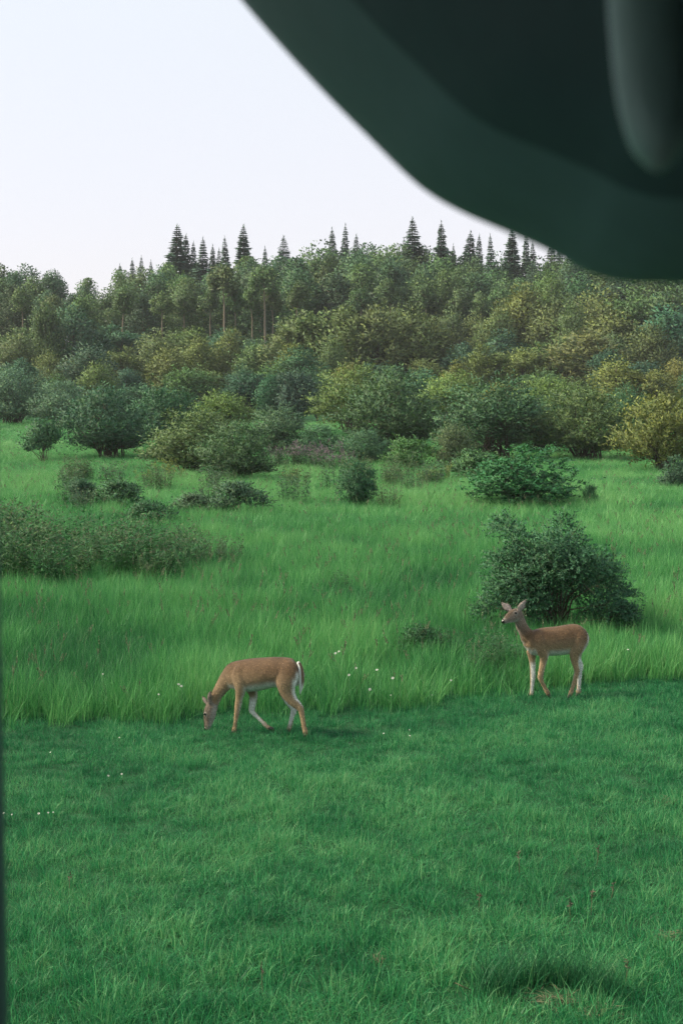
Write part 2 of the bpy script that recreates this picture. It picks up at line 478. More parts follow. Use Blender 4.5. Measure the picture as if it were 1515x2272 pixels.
# ------------------------------------------------------------------ trees and bushes: prototypes
def shoots(g, org, dirs, length, per, L, W, r, droop=0.0, outd=None):
    """leafy twigs: leaves set alternately along short shoots"""
    n = len(org)
    for j in range(per):
        t = (j + r.random(n) * 0.8) / per
        ln = length * t
        c = org + dirs * ln[:, None] + np.array([0, 0, -1.0]) * (droop * ln * t)[:, None]
        out = unit(np.cross(dirs, rdir(n, r)))
        d = unit(dirs * 0.7 + out * 0.9 + np.array([0, 0, 0.1]))
        s = unit(np.cross(d, rdir(n, r) + np.array([0, 0, 1.2])))
        g.leaves(c, d, s, L * (0.65 + 0.6 * r.random(n)), W * (0.7 + 0.5 * r.random(n)), outd)

def make_bush(name, r, width=4.4, hgt=3.8, nlobe=16, nshoot=520, per=9, L=.20, W=.075, slen=.75, stems=7, flat=0.0, up=0.6, trunk=0.0, bark='bark', lobe_r=0.24):
    """multi-stemmed bush or small tree: stems to lobes, shoots over each lobe; returns (wood mesh, crown mesh)"""
    w = Geo(); g = Geo()
    lob = []
    for i in range(nlobe):
        a = 6.283 * (i * 0.618 + 0.1 * r.random()); zz = r.random()
        prof = (1 - (2 * max(0.0, min(1, (zz * 0.92 + 0.02))) - 0.85) ** 2 * 0.62) if not flat else 1.0
        rr = (0.15 + 0.85 * math.sqrt(r.random())) * 0.36 * width * max(0.25, min(1.0, prof)) * (1.0 if zz < .7 else 1.35 - 0.8 * (zz - .25))
        lob.append((math.cos(a) * rr, math.sin(a) * rr, trunk * hgt + (hgt * (1 - trunk)) * (0.16 + 0.66 * zz), lobe_r * (0.42 + 0.85 * r.random())))
    lob = np.array(lob)
    for k_ in r.choice(nlobe, max(2, nlobe // 6), replace=False): lob[k_, :3] *= np.array([1.25, 1.25, 1.14]); lob[k_, 3] *= .7
    base_pts = [(r.normal(0, .05) * width * (1 - trunk), r.normal(0, .05) * width * (1 - trunk), 0) for _ in range(stems)]
    for i, (lx, ly, lz, lr) in enumerate(lob):
        if trunk: b = np.array([0, 0, trunk * hgt * (0.7 + .3 * r.random())])
        else: b = np.array(base_pts[i % stems]) + np.array([0, 0, -0.15])
        e = np.array([lx, ly, lz]); m1 = b * 0.5 + e * 0.5 + np.array([-lx * .18, -ly * .18, 0.06 * hgt]) + r.normal(0, .03 * width, 3)
        r0 = 0.013 * hgt * (0.7 + .5 * r.random())
        w.tube([b, (b + m1) / 2 + r.normal(0, .01 * width, 3), m1, e], [r0, r0 * .8, r0 * .55, r0 * .2], 5)
    if trunk:
        r0 = 0.016 * hgt
        w.tube([(0, 0, -.25), (r.normal(0, .04), r.normal(0, .04), trunk * hgt * .5), (r.normal(0, .08), 0, trunk * hgt), (0, 0, hgt * .8)], [r0 * 1.25, r0, r0 * .8, r0 * .25], 7)
    per_lobe = nshoot // nlobe
    for (lx, ly, lz, lr) in lob:
        rad = lr * width
        dr = rdir(per_lobe, r); dr[:, 2] = dr[:, 2] * 0.8 + 0.12
        o = np.array([lx, ly, lz]) + dr * rad * (0.35 + 0.55 * r.random(per_lobe))[:, None] * np.array([1, 1, .8 * hgt / width])
        o[:, 2] = np.maximum(o[:, 2], 0.04 * hgt)
        dd = unit(dr * 0.9 + np.array([0, 0, up]) + r.normal(0, .25, (per_lobe, 3)) + np.array([lx, ly, 0]) / width * 0.8)
        shoots(g, o, dd, slen * (0.5 + .6 * r.random(per_lobe)) * np.where(r.random(per_lobe) < .12, 1.9, 1.0), per, L, W, r, 0.25, unit(dr + unit(np.array([[lx, ly, (lz - .4 * hgt) * .8]])) * .6 + np.array([0, 0, .25])))
    return w.mesh(name + '_wood', True), g.mesh(name + '_crown')

def make_aspen(name, r, hgt=12.0, cw=5.6, clear=0.32, n=6400, L=.33, W=.22, nl=24, upb=-.15, vert=1.05, lob=.23):
    w = Geo(); g = Geo()
    bendx, bendy = r.normal(0, .25, 2)
    tz = np.linspace(-0.3, hgt * 0.93, 7)
    tp = np.stack([bendx * (tz / hgt) ** 2 + r.normal(0, .04, 7), bendy * (tz / hgt) ** 2, tz], 1)
    w.tube(tp, 0.15 * (1 - 0.85 * np.clip(tz / hgt, 0, 1)) + .015, 7)
    lobes = []
    for i in range(nl):
        zz = clear + (0.97 - clear) * (i + r.random()) / nl
        prof = math.sin(math.pi * min(1, max(0, (zz - clear + .08) / (1.1 - clear)))) ** 0.7
        a = 2.4 * i + r.normal(0, .4); rr = cw * .5 * prof * (0.30 + 0.55 * r.random())
        if i >= nl - 2: rr *= 0.2
        lobes.append((bendx * zz ** 2 + math.cos(a) * rr, bendy * zz ** 2 + math.sin(a) * rr, zz * hgt, (0.5 + .8 * r.random()) * cw * lob))
        w.tube([(bendx * zz ** 2, bendy * zz ** 2, zz * hgt - .9), (lobes[-1][0] * .6, lobes[-1][1] * .6, zz * hgt - .4), lobes[-1][:3]], [.045, .03, .012], 4)
    for (lx, ly, lz, lr) in lobes:
        m = n // nl
        dr = rdir(m, r); rad = lr * r.random(m) ** 0.4
        c = np.array([lx, ly, lz]) + dr * rad[:, None] * np.array([1.1, 1.1, vert])
        d = unit(dr * 0.8 + rdir(m, r) * .8 + np.array([0, 0, upb])); s = unit(np.cross(d, rdir(m, r) + np.array([0, 0, .6])))
        g.leaves(c, d, s, L * (.6 + .7 * r.random(m)), W * (.6 + .6 * r.random(m)), unit(dr + unit(np.array([[lx, ly, .25 * (lz - .5 * hgt)]])) * .7 + np.array([0, 0, .2])))
    return w.mesh(name + '_wood', True), g.mesh(name + '_crown')

def make_spruce(name, r, hgt=17.0, rad=2.3, gaps=0.1, power=0.85):
    w = Geo(); g = Geo()
    w.tube([(0, 0, -.3), (0, 0, hgt * .5), (0.05, 0, hgt * .99)], [.17, .10, .015], 6)
    z = 0.06 * hgt
    while z < hgt * 0.985:
        f = z / hgt
        rr = rad * ((1 - f) ** power) * (0.5 + .75 * r.random()) 
        nb = 12 if f < .8 else 9
        for b in range(nb):
            if r.random() < gaps: continue
            a = 6.283 * (b + r.random()) / nb; ln = rr * (0.4 + .95 * r.random())
            d0 = np.array([math.cos(a), math.sin(a), 0])
            m = max(3, int(ln / .26))
            t = (np.arange(m) + r.random(m)) / m
            c = np.array([0, 0, z]) + d0 * (ln * t)[:, None] + np.array([0, 0, 1]) * ((.16 * ln * (1 - f) ** .3) * (-1.6 * t + 1.3 * t * t) + .25 * f * ln * t)[:, None]
            sd = np.cross(d0, [0, 0, 1.0])
            for sg in (-1, 1):
                dd = unit(d0 * .9 + sd * sg * .8 + r.normal(0, .2, (m, 3)) + np.array([0, 0, -.35]))
                g.leaves(c, dd, unit(np.cross(dd, r.normal(0, .5, (m, 3)) + np.array([0, 0, 1]))), .95 * (1 - f + .015) ** .42, .52 * (1 - f + .015) ** .42, unit(d0 * .9 + np.array([0, 0, .5]) + r.normal(0, .2, (m, 3))))
        z += (0.36 + .20 * r.random()) * (1.05 - .55 * f)
    m = 14
    c = np.stack([r.normal(0, .02, m), r.normal(0, .02, m), hgt * (0.95 + .05 * r.random(m))], 1)
    dd = unit(rdir(m, r) * .25 + np.array([0, 0, .9])); g.leaves(c, dd, unit(np.cross(dd, rdir(m, r))), .5, .05, unit(rdir(m, r) + np.array([0, 0, .4])))
    return w.mesh(name + '_wood', True), g.mesh(name + '_crown')

r = np.random.default_rng(21)
ASPEN = [make_aspen('aspen', r, 12 + r.normal(0, .6), 4.5 + r.random() * 1.7, .06 + .16 * r.random(), nl=28, vert=1.35, upb=.2) for _ in range(6)]
TALLASPEN = [make_aspen('tall_aspen', r, 12.5, 3.6, .76, 1900, nl=10) for _ in range(3)]
SPRUCE = [make_spruce('spruce', r, 17, 2.6 + .5 * r.random(), 0.08 + .26 * r.random(), 1.0 + .25 * r.random()) for _ in range(5)]
WILLOW = [make_bush('willow', r, 4.6, 4.0, 26, 1350, 9, .20, .075, 1.0, up=.9, lobe_r=.23) for _ in range(4)]
ROUND = [make_bush('round_bush', r, 4.6, 3.8, 26, 1200, 9, .19, .09, .5, up=.35, lobe_r=.25) for _ in range(4)]
YOUNG = [make_aspen('young_tree', r, 7.6, 3.9 + .8 * r.random(), .03, 7200, .27, .13, 28, .6, 1.7, .19) for _ in range(5)]
YOUNG += [make_bush('young_tree', r, 4.2, 7.0, 30, 1050, 8, .27, .125, 1.15, stems=3, up=1.1, trunk=.08, lobe_r=.21) for _ in range(3)]
SCRUB = [make_bush('scrub', r, 4.6, 3.4, 15, 520, 8, .30, .12, 1.1, stems=9, up=.9, lobe_r=.19) for _ in range(3)]

def set_wood(me, m):
    if len(me.materials) == 0: me.materials.append(M[m])
for a, b in ASPEN + TALLASPEN: set_wood(a, 'pale_bark'); set_wood(b, 'leaf')
for a, b in SPRUCE: set_wood(a, 'bark'); set_wood(b, 'needle')
for a, b in WILLOW + ROUND + YOUNG + SCRUB: set_wood(a, 'bark'); set_wood(b, 'leaf')

BUILT = {}
def plant(name, proto, loc, scale, rz, color, woodname='trunk', crownname='crown'):
    """a copy of a prototype: Empty at the base with its wood and its crown"""
    t = empty(name, loc, rz, scale)
    key = id(proto)
    if key not in BUILT:
        a = link(woodname, proto[0]); b = link(crownname, proto[1]); BUILT[key] = (a, b)
    else:
        a = BUILT[key][0].copy(); b = BUILT[key][1].copy(); a.name = woodname; b.name = crownname
        COL.objects.link(a); COL.objects.link(b)
    a.parent = t; b.parent = t; b.color = (*color, 1)
    return t

def proto_size(proto):
    co = np.zeros(len(proto[1].vertices) * 3, np.float32); proto[1].vertices.foreach_get('co', co); co = co.reshape(-1, 3)
    return np.percentile(co[:, 0], 99) - np.percentile(co[:, 0], 1), np.percentile(co[:, 2], 99.3)
SIZE = {id(p): proto_size(p) for p in ASPEN + TALLASPEN + SPRUCE + WILLOW + ROUND + YOUNG + SCRUB}

# ------------------------------------------------------------------ the wood on the hill
sky_px = np.array([(-600, 590), (-200, 600), (0, 592), (60, 588), (100, 604), (170, 613), (240, 618), (300, 600), (360, 588), (450, 590), (560, 570), (620, 574), (700, 548), (800, 546), (900, 548), (1000, 560), (1100, 572), (1200, 580), (1300, 562), (1515, 556), (2200, 560)], float)
def skyline(px): return np.interp(px, sky_px[:, 0], sky_px[:, 1])

r = np.random.default_rng(33)
def hue(base, r, j=0.12): 
    k = np.exp(r.normal(0, j)); return tuple(float(v) for v in np.clip(np.array(base) * k * np.exp(r.normal(0, .06, 3)), .004, .5))
DARKASP = (0.048, 0.105, 0.066); MIDASP = (0.072, 0.130, 0.062); YEL = (0.125, 0.160, 0.060); OLIVE = (0.095, 0.140, 0.064); TEAL = (0.045, 0.115, 0.080); GREY = (0.085, 0.130, 0.100)
cnt = 0
for row, (d, drop, step) in enumerate(((292, -2, 62), (276, 8, 66), (262, 24, 70), (248, 44, 74))):
    px = -330.0 + 30 * row
    while px < 1850:
        top = skyline(px) + drop + abs(r.normal(0, 12)) - (6 if r.random() < .3 else 0)
        dd = d + r.normal(0, 3)
        X, Y, Z = at_dist(px, top, dd)
        g0 = hz(X, Y)
        pr = ASPEN[r.integers(0, 6)]
        H = max(6.0, Z - g0); sc = H / SIZE[id(pr)][1]
        wx = sc * (0.95 + .35 * r.random()) * 1.12
        dk = r.random() < .55; c = hue(DARKASP if dk else MIDASP, r)
        t = plant('aspen_tree', pr, (X, Y, g0), (wx, wx, sc), r.random() * 6.28, c)
        wh = ('whose crown forms the skyline of the hill wood', 'just behind the crest trees of the hill wood', 'in the middle of the hill wood', 'in the lower front of the hill wood')[row]
        if row == 1: wh = 'right below the skyline crowns of the hill wood'
        tag(t, ('dark green' if dk else 'lighter green') + ' leafy aspen ' + wh, 'tree', ('dark' if dk else 'lighter') + ' aspens, ' + ('skyline', 'below the skyline', 'middle of the wood', 'front of the wood')[row])
        px += step * (0.75 + .5 * r.random())
# front row with bare pale trunks showing
for px, top, d in [(268, 640, 236), (360, 650, 238), (408, 650, 240), (465, 640, 238), (498, 588, 236), (522, 640, 238), (560, 640, 242), (588, 590, 234), (606, 640, 237), (655, 625, 240), (50, 640, 240), (120, 655, 241), (180, 660, 239), (800, 640, 240), (870, 620, 243), (945, 630, 241), (1020, 640, 240), (1065, 650, 238), (1110, 640, 242)]:
    X, Y, Z = at_dist(px, top, d); g0 = hz(X, Y)
    pr = TALLASPEN[r.integers(0, 3)]; sc = (Z - g0) / SIZE[id(pr)][1]
    t = plant('aspen_tree', pr, (X, Y, g0), (sc * 1.1, sc * 1.1, sc), r.random() * 6.28, hue(MIDASP, r))
    tag(t, 'slender aspen with a bare pale trunk at the front of the hill wood', 'tree', 'bare-trunked aspens')

# spruces on the crest
for px, top, wpx in [(385, 503, 58), (410, 524, 44), (445, 534, 40), (470, 548, 30), (505, 530, 34), (535, 503, 46), (310, 572, 26), (297, 578, 22), (340, 582, 22), (272, 590, 24), (630, 530, 44), (740, 512, 34), (763, 505, 30), (790, 526, 38), (918, 489, 56), (980, 497, 46), (893, 532, 24), (1035, 520, 44), (1062, 526, 30), (1093, 526, 28), (1135, 510, 60), (1165, 515, 32), (1184, 540, 28), (1216, 543, 44), (1240, 549, 30), (588, 552, 26), (480, 556, 24), (428, 540, 26), (1010, 545, 24), (1290, 540, 40), (1380, 520, 44), (1460, 530, 40), (-60, 560, 36), (-140, 545, 44), (1600, 520, 50)]:
    d = 297 + r.normal(0, 4)
    X, Y, Z = at_dist(px, top, d); g0 = hz(X, Y)
    pr = SPRUCE[r.integers(0, 5)]; sc = (Z - g0) / SIZE[id(pr)][1]
    wx = wpx * r.uniform(2.0, 2.7) / FPX * d / SIZE[id(pr)][0]
    t = plant('spruce_tree', pr, (X, Y, g0), (wx, wx, sc), r.random() * 6.28, (1, 1, 1))
    t.rotation_euler = (r.normal(0, .025), r.normal(0, .03), r.random() * 6.28)
    if wpx > 54:
        lab = {385: 'broad ragged spruce rising at the head of a spruce group on the crest', 918: 'broad dense spruce standing tallest on the wooded crest', 1135: 'broad spruce with gappy branches on the crest near the dark mirror'}[px]
        tag(t, lab, 'spruce', 'spruces on the crest')
    else:
        tag(t, 'narrow dark spruce poking above the leafy wood on the crest', 'spruce', 'narrow spruces on the crest')

# young trees and tall shrubs on the slope below the wood: (photo x, top y, distance, width px, colour)
slope = []
for row, (d, tops, step) in enumerate(((226, (672, 740), 62), (204, (715, 790), 70), (182, (755, 825), 76), (160, (800, 858), 86))):
    px = -330 + 37 * row
    while px < 1870:
        slope.append((px, r.uniform(*tops) + (48 * math.exp(-((px - 430) / 190) ** 4) if row == 0 else 14 * math.exp(-((px - 430) / 190) ** 4)) - 40 * math.exp(-((px - 1500) / 260) ** 2) * (row < 2) - (28 * math.exp(-((px - 1160) / 60) ** 2) if row == 0 else 0), d + r.normal(0, 6), r.uniform(62, 118), None))
        px += step * (0.7 + .6 * r.random())
for px, top, d, w in [(690, 698, 196, 130), (760, 690, 194, 150), (840, 686, 192, 150), (910, 692, 193, 130), (960, 715, 195, 100), (640, 715, 197, 100)]:
    slope.append((px, top, d, w, OLIVE))
for px, top, d, w, c in [(1165, 640, 226, 120, YEL), (1110, 690, 222, 90, OLIVE), (1240, 660, 228, 110, OLIVE), (1330, 650, 226, 130, OLIVE), (1420, 640, 224, 130, MIDASP), (1500, 630, 222, 140, MIDASP), (1380, 700, 206, 130, OLIVE), (1470, 690, 208, 140, TEAL), (1310, 740, 190, 150, OLIVE)]:
    slope.append((px, top, d, w, c))
for px, top, d, w, c in slope:
    X, Y, Z = at_dist(px, top, d); g0 = hz(X, Y)
    H = max(2.6, Z - g0)
    pr = YOUNG[r.integers(0, 8)]
    sc = H / SIZE[id(pr)][1]; wx = w / FPX * d / SIZE[id(pr)][0] * 1.1
    if c is None:
        u = vnoise(px / 130.0 + d, d / 31.0)
        c = YEL if u > .68 else OLIVE if u > .50 else MIDASP if u > .36 else TEAL
    nm = {YEL: 'yellowish', OLIVE: 'olive green', MIDASP: 'mid green', TEAL: 'bluish green'}[c]
    t = plant('young_tree', pr, (X, Y, g0), (wx, wx, sc), r.random() * 6.28, hue(c, r, .10))
    tag(t, nm + ' bushy young tree on the slope below the wood', 'tree', nm + ' young trees on the slope')

# ------------------------------------------------------------------ bushes at the foot of the slope and in the meadow
# (photo x, base y, width px, height px, kind, colour, label)
SL = (0.045, 0.075, 0.068)
BUSHES = [
 (30, 938, 130, 118, 'w', GREY, 'grey green willow bush with a flat foot at the far meadow edge'),
 (135, 942, 105, 96, 'w', GREY, 'small grey green willow bush beside the large dark bush'),
 (240, 1012, 180, 150, 'w', (0.040, 0.080, 0.056), 'large dark green willow bush with leaning top sprays'),
 (365, 990, 140, 128, 'w', (0.042, 0.090, 0.056), 'dark bush squeezed between the large dark willow and the olive bushes'),
 (485, 960, 140, 88, 'w', (0.115, 0.150, 0.055), 'bright yellow green bush top behind the olive bush'),
 (425, 1042, 180, 128, 'w', (0.090, 0.112, 0.056), 'olive green willow bush before the yellow green one'),
 (535, 1058, 140, 120, 'w', (0.062, 0.096, 0.055), 'dull olive bush beside the patch of pink flowers'),
 (622, 1004, 130, 98, 'w', (0.075, 0.112, 0.078), 'grey green rounded willow directly behind the pink flowers'),
 (560, 925, 120, 92, 'r', (0.028, 0.066, 0.050), 'very dark low bush behind the yellow green bush'),
 (655, 935, 95, 108, 'r', SL, 'dark slate green upright bush at the foot of the slope'),
 (790, 960, 170, 145, 'w', (0.105, 0.130, 0.052), 'tall yellow topped bush at the foot of the slope'),
 (880, 1002, 200, 175, 'w', (0.055, 0.088, 0.050), 'broad dark olive bush beside the yellow topped one'),
 (715, 1006, 100, 62, 'w', (0.060, 0.115, 0.075), 'low soft green bush behind the end of the pink flowers'),
 (815, 1022, 110, 66, 'w', (0.055, 0.100, 0.066), 'low dull green bush in front of the tall yellow topped bush'),
 (905, 1034, 90, 62, 's', (0.070, 0.130, 0.055), 'small fresh green bush before the broad dark olive one'),
 (1003, 1034, 90, 92, 'w', (0.095, 0.110, 0.070), 'small greyish olive bush with upright sprays'),
 (1100, 1015, 230, 170, 'w', (0.050, 0.090, 0.056), 'wide deep green bush rising behind the bramble clump'),
 (1195, 1000, 130, 120, 'w', (0.060, 0.100, 0.055), 'mid green bush touching the wide deep green one'),
 (1300, 1015, 190, 150, 'w', (0.085, 0.108, 0.052), 'olive bush with yellowish top and bare grey foot'),
 (1215, 950, 120, 110, 'w', YEL, 'yellowish bush behind the wide deep green one'),
 (1010, 940, 150, 110, 'w', YEL, 'yellowish bush behind the small greyish olive bush'),
 (1395, 990, 120, 130, 'w', (0.052, 0.100, 0.062), 'bluish green bush beside the golden olive bush'),
 (1470, 1040, 170, 160, 'w', (0.130, 0.125, 0.048), 'golden olive bush with arching sprays at the meadow edge'),
 (1150, 1115, 220, 118, 'r', (0.030, 0.098, 0.045), 'low deep green bramble clump with darker hollow'),
 (793, 1118, 82, 96, 'r', (0.040, 0.092, 0.056), 'small upright round bush alone in the meadow'),
 (95, 1020, 78, 88, 's', (0.052, 0.105, 0.066), 'small loose bush standing alone before the grey willows'),
 (180, 1116, 72, 52, 's', (0.045, 0.085, 0.062), 'knee-high dark bush beside another low bush in the meadow'),
 (270, 1118, 96, 54, 's', (0.050, 0.098, 0.060), 'low spreading green bush in the open meadow'),
 (328, 1156, 92, 44, 's', (0.036, 0.085, 0.048), 'very low dark green bush tucked in the meadow grass'),
 (525, 1134, 120, 66, 's', (0.055, 0.090, 0.066), 'low greyish bush in front of the dull olive bush'),
 (435, 1130, 80, 36, 's', (0.065, 0.095, 0.070), 'small low greyish shrub beside the low greyish bush'),
 (1308, 1114, 34, 38, 's', (0.036, 0.095, 0.052), 'tiny dark sapling standing alone beyond the bramble clump'),
 (1505, 1080, 80, 66, 'r', (0.050, 0.085, 0.066), 'small dull green bush in front of the golden olive bush'),
 (1060, 1060, 120, 60, 's', (0.060, 0.110, 0.056), 'low leafy thicket at the side of the bramble clump'),
 (935, 1432, 85, 42, 's', (0.030, 0.075, 0.040), 'dark leafy clump low in the tall grass between the deer'),
 (-120, 950, 150, 120, 'w', GREY, 'grey green willow bush out past the far meadow edge'),
 (1640, 1010, 190, 150, 'w', OLIVE, 'olive willow bush beyond the golden olive bush'),
]
BUSHES = [(a_, b_, c_, d_, e_, (f_[0] * 1.0, f_[1] * 1.28, f_[2] * 1.22), g_) for a_, b_, c_, d_, e_, f_, g_ in BUSHES]
r = np.random.default_rng(55)
for px, by, w, h, kd, c, lab in BUSHES:
    X, Y = at(px, by, 0.25)
    g0 = hz(X, Y); top = at_dist(px, by - h, Y)[2]
    pr = {'w': WILLOW, 'r': ROUND, 's': SCRUB}[kd][r.integers(0, 3)]
    sc = max(.2, top - g0) / SIZE[id(pr)][1]; wx = w / FPX * Y / SIZE[id(pr)][0] * 1.12
    t = plant('bush', pr, (X, Y, g0), (wx, wx, sc), r.random() * 6.28, c, 'stem', 'crown')
    tag(t, lab, 'bush', 'bushes around the meadow')

# the large bush behind the standing deer
r = np.random.default_rng(77)
def deer_bush():
    X, Y = at(1232, 1402, 0.1); g0 = hz(X, Y); s = Y / FPX
    w = Geo(); g = Geo()
    lob = []
    # lobes traced as (photo x, photo y, radius px)
    for lx, ly, lr in [(1120, 1160, 30), (1150, 1180, 34), (1265, 1165, 30), (1215, 1195, 46), (1275, 1200, 38), (1165, 1225, 48), (1110, 1235, 36), (1240, 1250, 56), (1310, 1235, 40), (1180, 1290, 50), (1115, 1290, 44), (1290, 1300, 54), (1345, 1270, 42), (1385, 1320, 34), (1355, 1340, 40), (1085, 1325, 34), (1230, 1320, 44), (1320, 1355, 36), (1380, 1355, 26), (1150, 1335, 36), (1270, 1230, 44), (1195, 1245, 44)]:
        lob.append(((lx - 1232) * s, r.normal(0, .38), (1402 - ly) * s * 1.02, lr * s))
    for i in range(10):
        lx, ly, lr = r.uniform(1120, 1360), r.uniform(1215, 1335), 40
        lob.append(((lx - 1232) * s, r.choice([-1, 1]) * r.uniform(.5, .8), (1402 - ly) * s, lr * s))
    for i, (a, b, c, d) in enumerate(lob):
        st = np.array([r.normal(0, .10), r.normal(0, .10), -0.1]); e = np.array([a, b, c])
        m = st * .45 + e * .55 + np.array([-a * .22, -b * .2, .12]) + r.normal(0, .04, 3)
        w.tube([st, (st + m) / 2 + r.normal(0, .02, 3), m, e], [.022, .017, .012, .004], 5)
        for k_ in range(3):
            f = e + r.normal(0, 1, 3) * d * .7
            w.tube([m * .4 + e * .6, f], [.007, .002], 4)
        n_ = int(135 * (d / (40 * s)) ** 1.6)
        dr = rdir(n_, r); o = e + dr * d * (0.25 + .6 * r.random(n_))[:, None] * np.array([1, 1, .75])
        dd = unit(dr * .8 + np.array([a * .5, b * .4, .30]) + r.normal(0, .3, (n_, 3)))
        shoots(g, o, dd, .24 * (.6 + .7 * r.random(n_)), 12, .050, .025, r, .2, unit(dr + unit(np.array([[a, b, (c - .7)]])) * .5 + np.array([0, 0, .25])))
    t = empty('bush', (X, Y, g0))
    wm = w.mesh('deer_bush_wood', True); link('stem', wm, M['bark'], t)
    cr = link('crown', g.mesh('deer_bush_crown'), M['leaf'], t); cr.color = (0.042, 0.122, 0.074, 1)
    tag(t, 'large spreading dark green bush with thin stems right behind the standing deer', 'bush', 'bushes around the meadow')
deer_bush()

# ------------------------------------------------------------------ weeds, wildflowers
def make_weed(name, r, n=26, hgt=.95, rad=.38, headmat='weedhead', heads=9, L=.14, W=.045, hl=.03):
    st = Geo(); lf = Geo(); hd = Geo()
    for i in range(n):
        a = r.random() * 6.28; q = rad * math.sqrt(r.random()); b = np.array([math.cos(a) * q, math.sin(a) * q, -.02])
        h = hgt * (.6 + .5 * r.random()); ln = np.array([math.cos(a), math.sin(a), 0]) * .16 * h + r.normal(0, .05, 3) * [1, 1, 0]
        top = b + np.array([0, 0, h]) + ln
        st.tube([b, b * .5 + top * .5 - ln * .2, top], [.005, .004, .002], 4)
        m = 18; t = .2 + .78 * r.random(m)
        c = b + (top - b) * t[:, None] - ln * (t * (1 - t) * .8)[:, None]
        aa = r.random(m) * 6.28
        d = unit(np.stack([np.cos(aa), np.sin(aa), .35 + .3 * r.normal(0, 1, m)], 1)); s_ = unit(np.cross(d, np.array([0, 0, 1.0]) + r.normal(0, .3, (m, 3))))
        lf.leaves(c, d, s_, L * (.6 + .6 * r.random(m)), W)
        m = heads
        c = top + r.normal(0, 1, (m, 3)) * np.array([.035, .035, .05])
        d = unit(rdir(m, r) + np.array([0, 0, .6])); hd.leaves(c, d, unit(np.cross(d, rdir(m, r))), hl * (1 + r.random(m)), hl * .7)
    res = (st.mesh(name + '_stem'), lf.mesh(name + '_leaf'), hd.mesh(name + '_head'))
    res[0].materials.append(M['stemgreen']); res[1].materials.append(M['leaf']); res[2].materials.append(M[headmat])
    return res
r = np.random.default_rng(91)
WEED = [make_weed('weed', r, 38, 1.15, .42, 'weedhead', 2, .13, .036) for _ in range(3)]
FIRE = [make_weed('fireweed', r, 22, 1.0, .55, 'pink', 12, .15, .04, .045) for _ in range(2)]
GOLD = [make_weed('goldenrod', r, 18, .8, .35, 'gold', 12, .12, .04, .04)]
WB = {}
def weed(name, proto, px, py, s, color, lab, group, off=0.05):
    X, Y = at(px, py, off); t = empty(name, (X, Y, hz(X, Y)), r.random() * 6.28, (s, s, s * (.85 + .3 * r.random())))
    parts = []
    for nm, me in zip(('stem', 'leaves', 'flower_heads'), proto):
        if id(me) in WB: o = WB[id(me)].copy(); o.name = nm; COL.objects.link(o)
        else: o = WB[id(me)] = link(nm, me)
        o.parent = t; o.color = (*color, 1); o['kind'] = 'stuff'
    tag(t, lab, 'weed', group)
for i in range(58):
    px = r.uniform(-60, 420); f = (px + 60) / 480
    py = r.uniform(1228, 1325 - 26 * f)
    weed('weed_clump', WEED[r.integers(0, 3)], px, py, r.uniform(.7, 1.25) * (1.05 - .3 * f), (0.026, 0.108, 0.042) if r.random() < .7 else (0.05, 0.105, 0.05), 'leafy weed clump with faded brownish heads in the dark patch of the meadow', 'weed clumps of the dark patch')
for i in range(30):
    px = r.uniform(150, 1060); py = 1068 + abs(r.normal(0, 26))
    weed('weed_clump', WEED[r.integers(0, 3)], px, py, r.uniform(.6, 1.25), [(0.045, 0.105, 0.06), (0.07, 0.115, 0.06), (0.06, 0.10, 0.07)][r.integers(0, 3)], 'low tangled weed clump in the meadow before the row of bushes', 'weed clumps before the bushes')
for px, py, s in [(390, 1270, .8), (430, 1262, .7), (470, 1255, .65), (510, 1262, .6)]:
    weed('weed_clump', WEED[r.integers(0, 3)], px, py, s, (0.055, 0.10, 0.06), 'sparse weed clump trailing off the dark patch of weeds', 'weed clumps trailing off')
for px, py, s in [(1085, 1480, .5), (1110, 1500, .5), (1140, 1490, .42), (1065, 1505, .4)]:
    weed('weed_clump', WEED[r.integers(0, 3)], px, py, s, (0.030, 0.090, 0.042), 'leafy weed clump in the tall grass before the chest of the standing deer', 'weed clumps by the standing deer')
for px, py, s in [(905, 1460, .38), (965, 1455, .4), (755, 1320, .42), (1000, 1450, .35)]:
    weed('weed_clump', WEED[r.integers(0, 3)], px, py, s, (0.032, 0.080, 0.042), 'low leafy weed clump in the tall grass between the deer', 'weed clumps between the deer')
for i in range(12):
    px = 605 + i * 14 + r.normal(0, 3)
    weed('fireweed_clump', FIRE[r.integers(0, 2)], px, 1040 + r.normal(0, 3), r.uniform(1.0, 1.3), (0.06, 0.11, 0.07), 'pink flowering fireweed clump at the foot of the willow bushes', 'fireweed clumps')
for px, py, s in [(365, 1062, 1.0), (385, 1068, .9), (320, 1075, .8), (650, 1075, .8), (950, 1080, .9), (980, 1072, .9)]:
    weed('goldenrod_clump', GOLD[0], px, py, s * 1.1, (0.09, 0.13, 0.05), 'yellowish flowering clump in the meadow before the bushes', 'yellowish flowering clumps')

